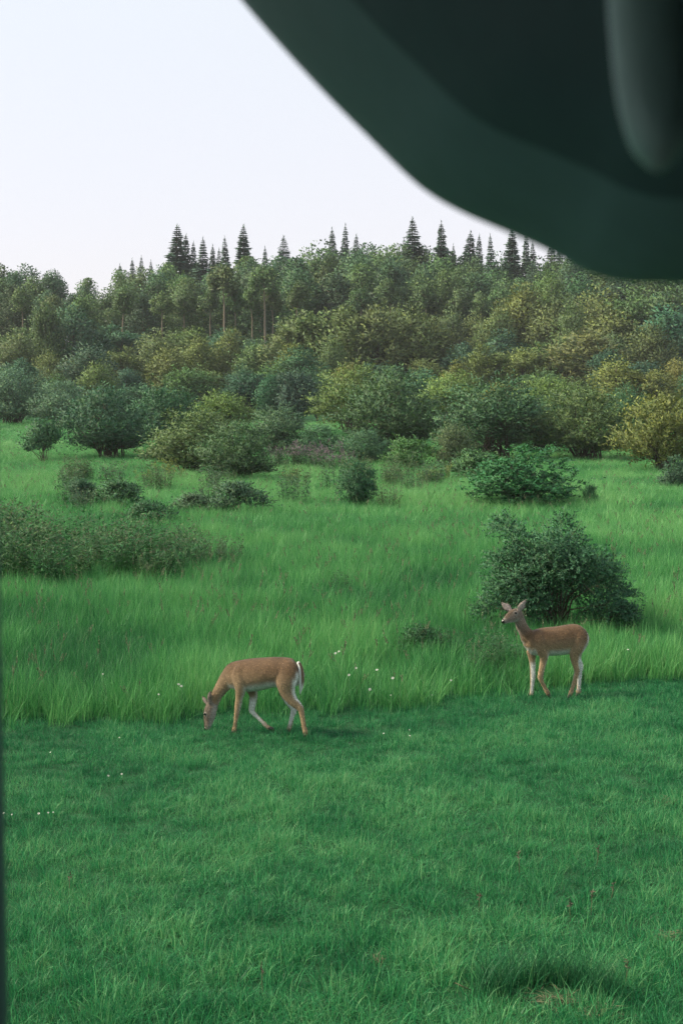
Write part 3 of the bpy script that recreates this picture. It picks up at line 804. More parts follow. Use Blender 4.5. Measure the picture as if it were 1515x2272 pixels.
# white flowers, each its own thing
def make_daisy():
    st = Geo(); st.tube([(0, 0, -.02), (.01, .005, .5), (0, 0, 1.0)], [.0028, .0025, .002], 5)
    pe = Geo(); m = 12; a = np.linspace(0, 6.283, m, endpoint=False)
    d = np.stack([np.cos(a), np.sin(a), np.full(m, .28)], 1); s_ = np.stack([-np.sin(a), np.cos(a), np.zeros(m)], 1)
    pe.leaves(d * .004, unit(d), s_, .026, .013)
    ce = Geo(); ce.tube([(0, 0, -.004), (0, 0, .002), (0, 0, .007), (0, 0, .010)], [.006, .009, .008, .003], 8)
    return st.mesh('flower_stem'), pe.mesh('flower_petals'), ce.mesh('flower_centre', True)
DA = make_daisy()
DA[0].materials.append(M['stemgreen']); DA[1].materials.append(M['petal']); DA[2].materials.append(M['gold'])
DB = None
def daisy(px, py, stem, size, lab, group):
    global DB
    X, Y = at(px, py, stem); t = empty('white_flower', (X, Y, hz(X, Y)), r.random() * 6.28)
    o = [link('stem', DA[0]), link('petals', DA[1]), link('flower_centre', DA[2])] if DB is None else [q.copy() for q in DB]
    if DB is None: DB = o
    else:
        for q, nm in zip(o, ('stem', 'petals', 'flower_centre')): q.name = nm; COL.objects.link(q)
    for q in o: q.parent = t
    o[0].scale = (1, 1, stem)
    tx, ty = -.75 + r.normal(0, .2), r.normal(0, .3)
    for q in o[1:]: q.location = (0, 0, stem); q.scale = (size, size, size)
    t.rotation_euler = (0, 0, 0)
    for q in o[1:]: q.rotation_euler = (abs(tx) * .9, ty, 0)
    tag(t, lab, 'flower', group)
for px, py in [(752, 1446), (744, 1450), (790, 1483), (836, 1487), (774, 1498), (871, 1505), (1000, 1510), (820, 1530), (867, 1543), (958, 1543), (228, 1496), (352, 1541), (402, 1523), (396, 1519)]:
    daisy(px, py, .55 if py < 1500 else .42, r.uniform(.35, .75), 'small white flower head among the tall meadow grass between the deer' if px > 500 else 'small white flower head in the tall grass before the grazing deer', 'white flowers by the deer' if px > 500 else 'white flowers ahead of the grazing deer')
daisy(1393, 1442, .55, .6, 'single white flower in the tall grass behind the standing deer', 'white flowers')
daisy(1280, 1531, .14, .5, 'single white flower at the hind feet of the standing deer', 'white flowers')
for px, py in [(265, 1637), (112, 1670), (8, 1805), (26, 1808), (86, 1806), (107, 1804), (118, 1803), (908, 1620), (909, 1633), (851, 1628), (240, 1722), (270, 1718)]:
    daisy(px, py, .12, r.uniform(.3, .5), 'tiny white flower in the short mown grass', 'white flowers of the verge')

# dry stalks in the verge
def stalk(px, py, hpx, lean, lab):
    X, Y = at(px, py, 0.02); s = Y / FPX; h = hpx * s
    g = Geo(); tip = np.array([lean * h, 0, h])
    g.tube([(0, 0, -.02), tip * .5 + [lean * .04, 0, 0], tip], [.003, .0025, .0015], 4)
    g2 = Geo(); m = 16; t_ = .7 + .3 * r.random(m); d = unit(rdir(m, r) * .5 + tip); g2.leaves(tip * t_[:, None], d, unit(np.cross(d, rdir(m, r))), .03, .010)
    t = empty('dry_stalk', (X, Y, hz(X, Y))); a = link('stem', g.mesh('stalk_stem'), M['straw'], t); b = link('seed_head', g2.mesh('stalk_head'), M['weedhead'], t)
    tag(t, lab, 'dry stalk', 'dry stalks in the verge')
for px, py, hp, ln in [(1153, 1940, 58, -.05), (1322, 1925, 52, .1), (1350, 2000, 48, .25), (150, 1990, 60, .12), (1063, 2020, 45, 0), (1266, 2040, 48, -.06), (1310, 2030, 60, .05), (583, 2210, 80, -.03), (1385, 2190, 70, .1)]:
    stalk(px, py, hp, ln, 'thin dry brown stalk standing in the short grass')
X, Y = at(1030, 2185, .08); g = Geo(); g.tube([(-.06, 0, .09), (0, 0, .06), (.055, 0, .035)], [.003, .004, .003], 5)
tag(link('dry_twig', g.mesh('dry_twig'), M['straw']), 'broken straw-coloured twig lying on the near grass', 'twig').location = (X, Y, hz(X, Y))

def thatch(px, py, wpx, hpx, n, lab):
    X, Y = at(px, py, 0.0); s = Y / FPX; g = Geo()
    p = np.stack([r.normal(0, .33, n) * wpx * s, r.normal(0, .33, n) * hpx * s * 2.6, np.abs(r.normal(0, .02, n)) + .015], 1)
    a = r.random(n) * 6.28; d = unit(np.stack([np.cos(a), np.sin(a), r.normal(0, .12, n)], 1))
    g.leaves(p, d, unit(np.cross(d, np.array([0, 0, 1.0]) + r.normal(0, .3, (n, 3)))), .10 * (.5 + r.random(n)), .006)
    o = link('dead_grass', g.mesh('dead_grass'), M['straw']); o.location = (X, Y, hz(X, Y)); o['kind'] = 'stuff'
    o['label'] = lab; o['category'] = 'dead grass'
thatch(1235, 2225, 80, 24, 150, 'matted dead grass in the hollow of the near verge')
thatch(1325, 2258, 60, 18, 90, 'small mat of dead grass beside the larger one in the verge')
thatch(1485, 2085, 50, 14, 70, 'strip of dead straw on the verge')
thatch(1478, 1785, 34, 8, 60, 'far small dead grass fleck on the verge')
thatch(840, 2136, 30, 12, 30, 'tiny mat of dead grass in the near verge')

# longer grass tuft round the hollow
g = Geo()
n = 900
a = r.random(n) * 3.7 - 0.28; rr = .24 + .26 * r.random(n)
p = np.stack([np.cos(a) * rr, np.sin(a) * rr * .8, np.full(n, -.01)], 1)
blade_geo(g, p, .20 + .20 * r.random(n), .006 * (0.6 + .8 * r.random(n)), unit(np.stack([r.normal(0, 1, n), r.normal(-.5, 1, n), np.zeros(n)], 1)), .25 + .4 * r.random(n), unit(np.stack([r.normal(0, 1, n), r.normal(0, 1, n), np.zeros(n)], 1)), 4)
M['tuftgreen'] = mat_leaf('long_grass_blade', (0.020, 0.115, 0.05), (0.045, 0.17, 0.07), 0.5, 0.3, use_obj=False)
o = link('grass_tuft', g.mesh('grass_tuft'), M['tuftgreen']); o.location = (hx, hy, hz(hx, hy))
tag(o, 'longer green grass tuft around the dark hollow in the near verge', 'grass tuft')

# ------------------------------------------------------------------ deer
def coat_material():
    m, nd, lk = new_mat('deer_coat')
    a = nd.new('ShaderNodeVertexColor'); a.layer_name = 'coat'
    tc = nd.new('ShaderNodeTexCoord')
    mp = nd.new('ShaderNodeMapping'); mp.inputs['Scale'].default_value = (26, 40, 44)
    n = nd.new('ShaderNodeTexNoise'); n.inputs['Scale'].default_value = 1.6; n.inputs['Detail'].default_value = 5
    mr = nd.new('ShaderNodeMapRange'); mr.inputs['To Min'].default_value = .72; mr.inputs['To Max'].default_value = 1.28
    h = nd.new('ShaderNodeHueSaturation')
    p = nd.new('ShaderNodeBsdfPrincipled'); p.inputs['Roughness'].default_value = .75; p.inputs['Specular IOR Level'].default_value = .2
    p.inputs['Sheen Weight'].default_value = .15; p.inputs['Sheen Roughness'].default_value = .5
    b = nd.new('ShaderNodeBump'); b.inputs['Strength'].default_value = .3; b.inputs['Distance'].default_value = .004
    out = nd.new('ShaderNodeOutputMaterial')
    lk.new(tc.outputs['Object'], mp.inputs[0]); lk.new(mp.outputs[0], n.inputs['Vector']); lk.new(n.outputs['Fac'], mr.inputs['Value'])
    lk.new(a.outputs['Color'], h.inputs['Color']); lk.new(mr.outputs[0], h.inputs['Value']); lk.new(h.outputs[0], p.inputs['Base Color'])
    lk.new(n.outputs['Fac'], b.inputs['Height']); lk.new(b.outputs[0], p.inputs['Normal']); lk.new(p.outputs[0], out.inputs['Surface'])
    return m
M['coat'] = coat_material()

def catmull(P_, sub):
    P_ = np.asarray(P_, float); n = len(P_)
    Q = np.vstack([2 * P_[0] - P_[1], P_, 2 * P_[-1] - P_[-2]])
    out = []
    for i in range(n - 1):
        p0, p1, p2, p3 = Q[i], Q[i + 1], Q[i + 2], Q[i + 3]
        for k_ in range(sub):
            t = k_ / sub
            out.append(0.5 * ((2 * p1) + (-p0 + p2) * t + (2 * p0 - 5 * p1 + 4 * p2 - p3) * t * t + (-p0 + 3 * p1 - 3 * p2 + p3) * t ** 3))
    out.append(P_[-1])
    return np.array(out)

def loft(g, sec, k=18, sub=4, latdir=None):
    """sec rows: x, y, z, in-plane radius, sideways radius"""
    S = catmull(sec, sub); S[:, 3:] = np.maximum(S[:, 3:], .002)
    c = S[:, :3]; tan = unit(np.gradient(c, axis=0))
    lat = np.array([0, 1.0, 0]) if latdir is None else np.asarray(latdir, float)
    b = unit(lat - tan * (tan @ lat)[:, None]); nrm = np.cross(b, tan)
    th = np.linspace(0, 2 * np.pi, k, endpoint=False)
    V = c[:, None] + nrm[:, None] * (np.cos(th)[None, :, None] * S[:, 3][:, None, None]) + b[:, None] * (np.sin(th)[None, :, None] * S[:, 4][:, None, None])
    n = len(S); q = []; t = []
    for i in range(n - 1):
        for j in range(k): q.append((i * k + j, i * k + (j + 1) % k, (i + 1) * k + (j + 1) % k, (i + 1) * k + j))
    vv = np.vstack([V.reshape(-1, 3), c[0] - tan[0] * S[0, 3] * .5, c[-1] + tan[-1] * S[-1, 3] * .5])
    for j in range(k): t.append((n * k, (j + 1) % k, j)); t.append((n * k + 1, (n - 1) * k + j, (n - 1) * k + (j + 1) % k))
    g.add(vv, q, t)
    return S

DG = bpy.data.collections.new('deer_sculpt')
BROWN = np.array([.102, .062, .033]); TAN = np.array([.245, .175, .105]); LEG = np.array([.31, .22, .13]); WHITE = np.array([.58, .60, .58]); HEAD = np.array([.155, .125, .100]); DARK = np.array([.02, .016, .015]); NECK = np.array([.21, .145, .085]); GREYW = np.array([.36, .35, .33])

def build_deer(spec):
    zf, ox, oy = spec['zoom']; zx0, zyg = spec['origin']; a = R(spec['yaw'])
    X0, Y0 = at(ox + zx0 / zf, oy + zyg / zf); g0 = hz(X0, Y0)
    rng_ = Vector((X0, Y0, g0 - CAM_Z)).length
    s = FPX * zf / rng_
    phi = math.atan2(CAM_Z - g0, math.hypot(X0, Y0))
    vx = math.atan2(X0, Y0)
    def L3(zx, zy, lat):
        xw = (zx - zx0) / s; v = (zyg - zy) / s
        X = (xw + lat * math.sin(a)) / math.cos(a); yw = X * math.sin(a) + lat * math.cos(a)
        return [X, lat, (v - yw * math.sin(phi)) / math.cos(phi)]
    g = Geo(); SS = {}
    for nm, sec in spec['chains'].items():
        rows = [L3(zx, zy, lat) + [rp / s, rl] for zx, zy, lat, rp, rl in sec]
        if nm == 'tail': tail_rows = rows; continue
        SS[nm] = loft(g, rows, 40, 6)
    me = g.mesh('deer_rough')
    tmp = bpy.data.objects.new('deer_rough', me); COL.objects.link(tmp)
    md = tmp.modifiers.new('r', 'REMESH'); md.mode = 'VOXEL'; md.voxel_size = 0.0085
    sm = tmp.modifiers.new('s', 'SMOOTH'); sm.factor = .5; sm.iterations = 10
    bpy.context.view_layer.update()
    dg = bpy.context.evaluated_depsgraph_get()
    body = bpy.data.meshes.new_from_object(tmp.evaluated_get(dg))
    bpy.data.objects.remove(tmp)
    body.name = 'deer_body'
    n = len(body.vertices)
    co = np.zeros(n * 3, np.float32); body.vertices.foreach_get('co', co); co = co.reshape(-1, 3).astype(float)
    no = np.zeros(n * 3, np.float32); body.vertices.foreach_get('normal', no); no = no.reshape(-1, 3).astype(float)
    co0, no0 = co.copy(), no.copy()
    best = np.full(n, 9.0); part = np.zeros(n, int); tt = np.zeros(n); names = list(SS)
    for i, nm in enumerate(names):
        S = SS[nm]
        D = np.linalg.norm(co[:, None] - S[None, :, :3], axis=2) - (0.5 * (S[:, 3] + S[:, 4]))[None]
        j = D.argmin(1); d = D[np.arange(n), j]
        k_ = d < best; best[k_] = d[k_]; part[k_] = i; tt[k_] = j[k_] / (len(S) - 1)
    z = co[:, 2]; zt = SS['trunk'][:, 2].mean()
    def mixc(A, B, f): f = np.clip(f, 0, 1)[:, None]; return A * (1 - f) + B * f
    lower = ss(zt + .12, zt - .13, z)
    col = mixc(np.tile(BROWN, (n, 1)), np.tile(TAN, (n, 1)), lower)
    col = mixc(col, np.tile(BROWN * .72, (n, 1)), ss(.86, .99, no[:, 2]) * ss(zt, zt + .1, z) * .6)
    mot = vnoise(co[:, 0] * 9 + 40, co[:, 2] * 9 + 40) - .5; col = col * (1 + .28 * mot)[:, None]
    belly = ss(-.30, -.75, no[:, 2])
    trunkc = mixc(col, np.tile(WHITE, (n, 1)), belly)
    rear = ss(.62, .9, no[:, 0]) * ss(.30, .12, np.abs(co[:, 1])) * ss(zt + .10, zt + .02, z)
    trunkc = mixc(trunkc, np.tile(WHITE, (n, 1)), rear)
    out = trunkc.copy()
    for i, nm in enumerate(names):
        k_ = part == i
        if nm in ('trunk',): continue
        if nm == 'neck':
            f = ss(.2, .8, tt); c = mixc(col, np.tile(NECK if spec['yaw'] < 0 else HEAD * 1.25, (n, 1)), f)
            c = mixc(c, np.tile(GREYW, (n, 1)), ss(.2, .85, -no[:, 2] * .6 - no[:, 0] * spec.get('throat', 0)) * .6)
        elif nm == 'head':
            c = np.tile(HEAD, (n, 1)); c = mixc(c, np.tile(BROWN * .55, (n, 1)), ss(.10, .45, tt) * ss(.2, .8, no @ np.array(spec['facedir'])) * .8)
            c = mixc(c, np.tile(GREYW, (n, 1)), ss(.1, .6, no @ np.array(spec['jawdir'])) * .9)
            c = mixc(c, np.tile(GREYW, (n, 1)), ss(.74, .80, tt) * ss(.92, .86, tt) * .35)
            c = mixc(c, np.tile(DARK, (n, 1)), ss(.84, .92, tt))
        elif nm.startswith('ear'):
            c = np.tile(HEAD * .75, (n, 1)); c = mixc(c, np.tile(np.array([.30, .26, .245]), (n, 1)), ss(.2, .8, -no[:, 1]) * spec.get('earin', 0.5))
            c = mixc(c, np.tile(DARK, (n, 1)), ss(.80, 1, tt) * .8)
        else:
            S = SS[nm]; far = S[-1, 1] > 0
            inner = -no[:, 1] if far else no[:, 1]
            c = mixc(col, np.tile(LEG, (n, 1)), ss(.2, .5, tt))
            c = mixc(c, np.tile(WHITE, (n, 1)), ss(.25, .7, inner) * ss(.95, .6, tt) * ss(.12, .25, tt))
            if nm.startswith('hind'):
                hk = ss(.10, 0, np.abs(tt - spec['hock'])) * ss(-.3, .3, inner)
                c = mixc(c, np.tile(WHITE, (n, 1)), hk)
                c = mixc(c, np.tile(WHITE, (n, 1)), ss(.4, .8, no[:, 0]) * ss(.1, .25, tt) * ss(.62, .5, tt))
            if nm.startswith('front'):
                c = mixc(c, np.tile(WHITE, (n, 1)), ss(.3, .8, no[:, 0]) * ss(.1, .2, tt) * ss(.75, .4, tt) * .7)
            c = mixc(c, np.tile(BROWN * .7, (n, 1)), ss(.90, .96, tt) * .7)
        w_ = ss(0, .25, tt) if (nm.startswith('front') or nm.startswith('hind') or nm == 'neck') else np.ones(n)
        out[k_] = mixc(trunkc, c, w_)[k_]
    for (zx, zy, lat, rp) in spec['eyes']:       # pale ring round the eye
        de = np.linalg.norm(co - np.array(L3(zx, zy, lat)), axis=1)
        out = mixc(out, np.tile(GREYW, (n, 1)), ss(.034, .022, de) * .55)
    # smooth the colours over neighbours
    ne = len(body.edges); ed = np.zeros(ne * 2, np.int32); body.edges.foreach_get('vertices', ed); ed = ed.reshape(-1, 2)
    for it in range(3):
        acc = out.copy(); cn = np.ones(n)
        np.add.at(acc, ed[:, 0], out[ed[:, 1]]); np.add.at(acc, ed[:, 1], out[ed[:, 0]])
        np.add.at(cn, ed[:, 0], 1); np.add.at(cn, ed[:, 1], 1)
        out = acc / cn[:, None]
    ca = body.color_attributes.new('coat', 'FLOAT_COLOR', 'POINT')
    ca.data.foreach_set('color', np.concatenate([out, np.ones((n, 1))], 1).astype(np.float32).ravel())
    body.polygons.foreach_set('use_smooth', np.ones(len(body.polygons), bool))
    body.materials.clear(); body.materials.append(M['coat'])
    root = empty('deer', (X0, Y0, g0), a)
    root.rotation_euler = (0, 0, a - 0.0)
    link('body', body, None, root)
    # short fur lying back along the coat
    fr = np.random.default_rng(5); pick = fr.choice(n, min(n, 15000), replace=False)
    fc, fn = co0[pick], no0[pick]
    lie = np.tile(np.array([1.0, 0, -.55]), (len(pick), 1)) + fr.normal(0, .35, (len(pick), 3))
    lie = unit(lie - fn * (lie * fn).sum(1)[:, None])
    fd = unit(lie + fn * .30); fsd = unit(np.cross(fd, fn))
    fg_ = Geo(); ln_ = .012 + .012 * fr.random(len(pick)); fg_.leaves(fc - fn * .001, fd, fsd, ln_ * 1.25, .0048)
    fm = fg_.mesh('deer_fur')
    fcol = np.repeat(out[pick] * np.exp(fr.normal(0, .36, (len(pick), 1))), 4, axis=0)
    ca = fm.color_attributes.new('coat', 'FLOAT_COLOR', 'POINT'); ca.data.foreach_set('color', np.concatenate([fcol, np.ones((len(fcol), 1))], 1).astype(np.float32).ravel())
    fo = link('fur', fm, M['coat'], root); fo['kind'] = 'stuff'
    # tail
    tg = Geo(); St = loft(tg, tail_rows, 14, 4)
    tm = tg.mesh('deer_tail', True)
    co = np.zeros(len(tm.vertices) * 3, np.float32); tm.vertices.foreach_get('co', co); co = co.reshape(-1, 3)
    no = np.zeros(len(tm.vertices) * 3, np.float32); tm.vertices.foreach_get('normal', no); no = no.reshape(-1, 3)
    f = ss(.25, .6, no[:, 0]) * ss(St[-1, 2] + .05, St[-1, 2] + .16, co[:, 2])
    tc = WHITE * (1 - f[:, None]) + BROWN * f[:, None]
    ca = tm.color_attributes.new('coat', 'FLOAT_COLOR', 'POINT'); ca.data.foreach_set('color', np.concatenate([tc, np.ones((len(tc), 1))], 1).astype(np.float32).ravel())
    link('tail', tm, M['coat'], root)
    # eyes, nose, hooves
    for (zx, zy, lat, rp) in spec['eyes']:
        e = L3(zx, zy, lat); eg = Geo(); rr_ = rp / s
        loft(eg, [[e[0] - rr_, e[1], e[2], rr_ * .35, rr_ * .35], [e[0] - rr_ * .5, e[1], e[2], rr_ * .75, rr_ * .8], [e[0] + rr_ * .3, e[1], e[2], rr_ * .8, rr_ * .8], [e[0] + rr_, e[1], e[2], rr_ * .3, rr_ * .35]], 10, 3)
        link('eye', eg.mesh('deer_eye', True), M['eyeblack'], root)
    ng = Geo(); nn = spec['nose']
    rows = [L3(*q[:3]) + [q[3] / s, q[4]] for q in nn]; loft(ng, rows, 12, 3); link('nose', ng.mesh('deer_nose', True), M['eyeblack'], root)
    for nm in names:
        if not (nm.startswith('front') or nm.startswith('hind')): continue
        S = SS[nm]; e = S[-1, :3]; d = unit(S[-1, :3] - S[-3, :3])
        if nm == spec['lifted']: tip = e + d * .05
        else: tip = e + np.array([-.025, 0, -.045])
        for sg in (-1, 1):
            hg = Geo(); off = np.array([0, sg * .012, 0])
            m_ = (e + tip) / 2
            loft(hg, [list(e - d * .012 + off) + [.017, .012], list(m_ + off) + [.021, .0135], list(tip + off) + [.016, .010]], 10, 3)
            link('hoof', hg.mesh('deer_hoof', True), M['hoof'], root)
    return root

deer1 = build_deer(dict(zoom=(1515 / 340, 400, 1420), origin=(880, 930), yaw=-17, hock=.60, facedir=(-1, 0, .1), jawdir=(.9, 0, -.3), throat=-.6, earin=.35, lifted='front_far',
 chains={
 'trunk': [(1188, 320, 0, 40, .05), (1168, 335, 0, 85, .10), (1110, 345, 0, 138, .14), (1000, 338, 0, 147, .155), (900, 338, 0, 147, .165), (800, 350, 0, 157, .17), (700, 361, 0, 160, .16), (620, 365, 0, 153, .14), (540, 372, 0, 142, .115), (480, 388, 0, 108, .09), (455, 400, 0, 70, .06)],
 'neck': [(570, 350, 0, 120, .09), (485, 390, 0, 96, .078), (425, 452, 0, 72, .062), (368, 530, 0, 58, .052), (332, 600, 0, 53, .048), (314, 645, 0, 48, .046)],
 'head': [(330, 590, 0, 40, .045), (312, 640, 0, 55, .056), (290, 700, 0, 62, .060), (278, 750, 0, 60, .052), (270, 800, 0, 48, .040), (262, 846, 0, 36, .034), (257, 872, 0, 27, .028), (255, 888, 0, 14, .016)],
 'ear_near': [(290, 640, -.045, 12, .014), (284, 590, -.060, 19, .026), (288, 550, -.070, 17, .024), (300, 508, -.078, 4, .006)],
 'ear_far': [(272, 655, .045, 10, .014), (244, 620, .065, 18, .026), (222, 590, .080, 17, .024), (200, 560, .092, 4, .006)],
 'front_near': [(640, 262, -.040, 45, .035), (618, 305, -.080, 72, .050), (600, 375, -.100, 85, .060), (602, 480, -.105, 60, .052), (588, 570, -.088, 38, .038), (572, 650, -.08, 31, .031), (562, 715, -.08, 27, .029), (552, 780, -.08, 19, .020), (540, 850, -.08, 18, .018), (532, 885, -.08, 21, .021), (527, 912, -.08, 19, .019)],
 'front_far': [(680, 450, .09, 70, .05), (715, 545, .088, 43, .040), (710, 630, .08, 34, .032), (700, 698, .08, 29, .028), (730, 740, .08, 22, .021), (795, 802, .08, 19, .018), (852, 858, .08, 21, .020), (885, 876, .08, 16, .018)],
 'hind_near': [(1085, 235, -.020, 40, .030), (1075, 275, -.060, 85, .055), (1060, 335, -.085, 110, .072), (1048, 425, -.1, 106, .080), (1062, 525, -.1, 78, .056), (1108, 608, -.095, 54, .041), (1162, 660, -.09, 42, .031), (1192, 700, -.09, 31, .026), (1208, 780, -.09, 24, .020), (1222, 860, -.09, 22, .019), (1232, 905, -.09, 25, .022), (1238, 945, -.09, 21, .020)],
 'hind_far': [(1040, 420, .09, 90, .06), (1040, 520, .09, 70, .05), (1070, 610, .09, 47, .036), (1116, 682, .09, 34, .028), (1106, 740, .09, 25, .021), (1086, 820, .09, 20, .018), (1072, 875, .09, 22, .020), (1064, 905, .09, 19, .019)],
 'tail': [(1165, 245, -.02, 14, .030), (1190, 300, -.02, 22, .045), (1198, 390, -.02, 25, .050), (1195, 470, -.02, 22, .036), (1188, 525, -.02, 10, .014), (1186, 548, -.02, 4, .006)]},
 eyes=[(238, 738, -.052, 14), (238, 738, .05, 14)], nose=[(246, 872, 0, 16, .018), (240, 888, 0, 18, .02), (248, 900, 0, 9, .012)]))
tag(deer1, 'brown deer grazing with its head down in the short grass', 'deer', 'deer')

deer2 = build_deer(dict(zoom=(1515 / 280, 1060, 1310), origin=(950, 1290), yaw=10, hock=.60, facedir=(0, 0, 1), jawdir=(0, 0, -1), throat=.3, earin=.9, lifted='front_near',
 chains={
 'trunk': [(1305, 560, 0, 30, .04), (1287, 565, 0, 88, .09), (1232, 580, 0, 145, .14), (1150, 596, 0, 171, .155), (1050, 612, 0, 172, .165), (950, 627, 0, 170, .17), (850, 634, 0, 168, .17), (750, 642, 0, 162, .155), (665, 648, 0, 146, .13), (605, 655, 0, 116, .11), (565, 665, 0, 70, .07)],
 'neck': [(690, 625, 0, 120, .10), (605, 590, 0, 100, .085), (552, 520, 0, 72, .062), (508, 440, 0, 63, .056), (484, 370, 0, 60, .054), (468, 325, 0, 54, .050)],
 'head': [(500, 325, .01, 55, .055), (462, 328, 0, 76, .066), (415, 340, -.03, 76, .064), (372, 362, -.06, 64, .052), (334, 386, -.085, 46, .040), (302, 404, -.10, 34, .034), (282, 414, -.11, 22, .024)],
 'ear_far': [(395, 282, .045, 14, .012), (352, 245, .065, 40, .013), (315, 215, .080, 34, .011), (275, 178, .095, 4, .006)],
 'ear_near': [(470, 285, -.045, 14, .012), (492, 245, -.065, 40, .013), (520, 205, -.078, 34, .011), (557, 150, -.090, 4, .006)],
 'front_far': [(640, 740, .07, 60, .05), (652, 840, .07, 40, .037), (660, 945, .07, 32, .031), (662, 1045, .07, 29, .028), (656, 1130, .07, 22, .020), (649, 1215, .07, 21, .019), (645, 1250, .07, 25, .022), (642, 1270, .07, 23, .021)],
 'front_near': [(690, 520, -.040, 45, .035), (700, 575, -.080, 78, .055), (718, 655, -.100, 95, .068), (768, 780, -.100, 62, .052), (766, 860, -.09, 42, .037), (747, 960, -.09, 33, .031), (733, 1050, -.09, 30, .029), (755, 1112, -.09, 23, .021), (785, 1170, -.09, 22, .020), (815, 1220, -.09, 26, .024), (838, 1258, -.09, 22, .021)],
 'hind_near': [(1205, 480, -.020, 40, .030), (1200, 525, -.060, 85, .058), (1190, 590, -.085, 112, .078), (1165, 690, -.1, 98, .078), (1142, 790, -.1, 64, .052), (1150, 880, -.095, 43, .038), (1172, 968, -.09, 34, .029), (1160, 1040, -.09, 27, .022), (1135, 1130, -.09, 23, .020), (1112, 1205, -.09, 23, .020), (1098, 1240, -.09, 26, .022), (1090, 1262, -.09, 22, .021)],
 'hind_far': [(1200, 650, .09, 90, .06), (1190, 760, .09, 67, .05), (1205, 850, .09, 46, .036), (1236, 918, .09, 37, .031), (1233, 1000, .09, 28, .022), (1228, 1100, .09, 24, .020), (1223, 1180, .09, 24, .020), (1221, 1220, .09, 26, .022), (1218, 1240, .09, 22, .020)],
 'tail': [(1298, 535, 0, 14, .03), (1308, 600, 0, 18, .04), (1285, 680, 0, 17, .04), (1255, 740, 0, 12, .025), (1238, 775, 0, 4, .008)]},
 eyes=[(432, 312, -.083, 17), (375, 305, .02, 14)], nose=[(300, 402, -.10, 24, .024), (282, 414, -.11, 24, .025), (268, 420, -.118, 12, .014)]))
tag(deer2, 'brown deer standing with its head raised and one foreleg bent beside the large bush', 'deer', 'deer')

# ------------------------------------------------------------------ the car the picture is taken from
def plastic(name, c, rough, spec=.4):
    return mat_plain(name, c, tuple(v * 1.25 for v in c), 60, rough, spec, .05)
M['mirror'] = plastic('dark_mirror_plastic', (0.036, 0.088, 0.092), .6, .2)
M['lit_rim'] = plastic('mirror_plastic_lit_rim', (0.072, 0.165, 0.170), .6, .25)  # lighter copy of the mirror plastic, light on the rim put into its colour
M['car_paint'] = plastic('dark_blue_car_paint', (0.03, 0.05, 0.07), .35, .5)
M['liner'] = plastic('grey_headliner', (0.12, 0.13, 0.13), .9, .2)

car = empty('car', (0, -.3, 2.53))
tag(car, 'dark car cabin edge with a rounded mirror housing seen out of focus against the sky', 'car')
def car_child(name, me, mat, parent=None):
    o = link(name, me, mat, parent or car)
    o.location = (0, .3, -2.53) if parent is None else (0, 0, 0)
    return o
# mirror outline traced at about half a metre; right-hand end nearer
OUT = [(430, -150), (550, -2), (700, 163), (820, 283), (900, 362), (960, 411), (1040, 456), (1150, 503), (1250, 548), (1320, 588), (1390, 612), (1460, 620), (1560, 618), (1700, 590), (1830, 500), (1890, 330), (1900, 50), (1850, -300), (1650, -480), (1200, -520), (750, -440), (500, -300)]
o2 = catmull(np.array([(a, b, 0) for a, b in OUT + OUT[:1]]), 5)[:-1, :2]
cen = np.array([1250.0, 40.0])
def mdepth(px): return 0.60 - 0.16 * np.clip((px - 500) / 1300, 0, 1)
def mir_ring(scale, dy, pts=o2):
    p = cen + (pts - cen) * scale
    out = []
    for (a, b), (ea, eb) in zip(p, pts):
        d = ray(a, b); yy = mdepth(a); t = yy / d[1]
        v = d * t; out.append([v[0], v[1] + dy, CAM_Z + v[2]])
    return np.array(out)
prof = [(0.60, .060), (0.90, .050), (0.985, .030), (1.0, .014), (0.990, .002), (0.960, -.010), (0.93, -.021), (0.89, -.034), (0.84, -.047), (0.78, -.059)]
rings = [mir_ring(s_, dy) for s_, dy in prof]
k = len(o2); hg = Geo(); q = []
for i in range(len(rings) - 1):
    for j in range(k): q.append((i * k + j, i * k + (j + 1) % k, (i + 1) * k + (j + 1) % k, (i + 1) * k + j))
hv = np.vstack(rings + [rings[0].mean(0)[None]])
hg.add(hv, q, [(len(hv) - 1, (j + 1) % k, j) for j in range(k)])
housing = car_child('mirror_housing', hg.mesh('mirror_housing', True), M['lit_rim'])
# domed face, darker plastic painted in for shade, inside the bezel
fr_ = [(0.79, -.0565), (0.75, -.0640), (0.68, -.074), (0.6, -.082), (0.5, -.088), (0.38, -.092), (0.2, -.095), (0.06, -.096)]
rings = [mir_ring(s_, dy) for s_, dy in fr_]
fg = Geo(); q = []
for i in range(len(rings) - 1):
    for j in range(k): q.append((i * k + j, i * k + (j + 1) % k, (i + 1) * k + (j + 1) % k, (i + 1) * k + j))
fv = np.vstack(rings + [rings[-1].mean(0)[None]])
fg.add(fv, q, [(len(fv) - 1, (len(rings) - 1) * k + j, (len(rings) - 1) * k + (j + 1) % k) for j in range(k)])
face = car_child('mirror_face', fg.mesh('mirror_face', True), M['mirror'], housing)
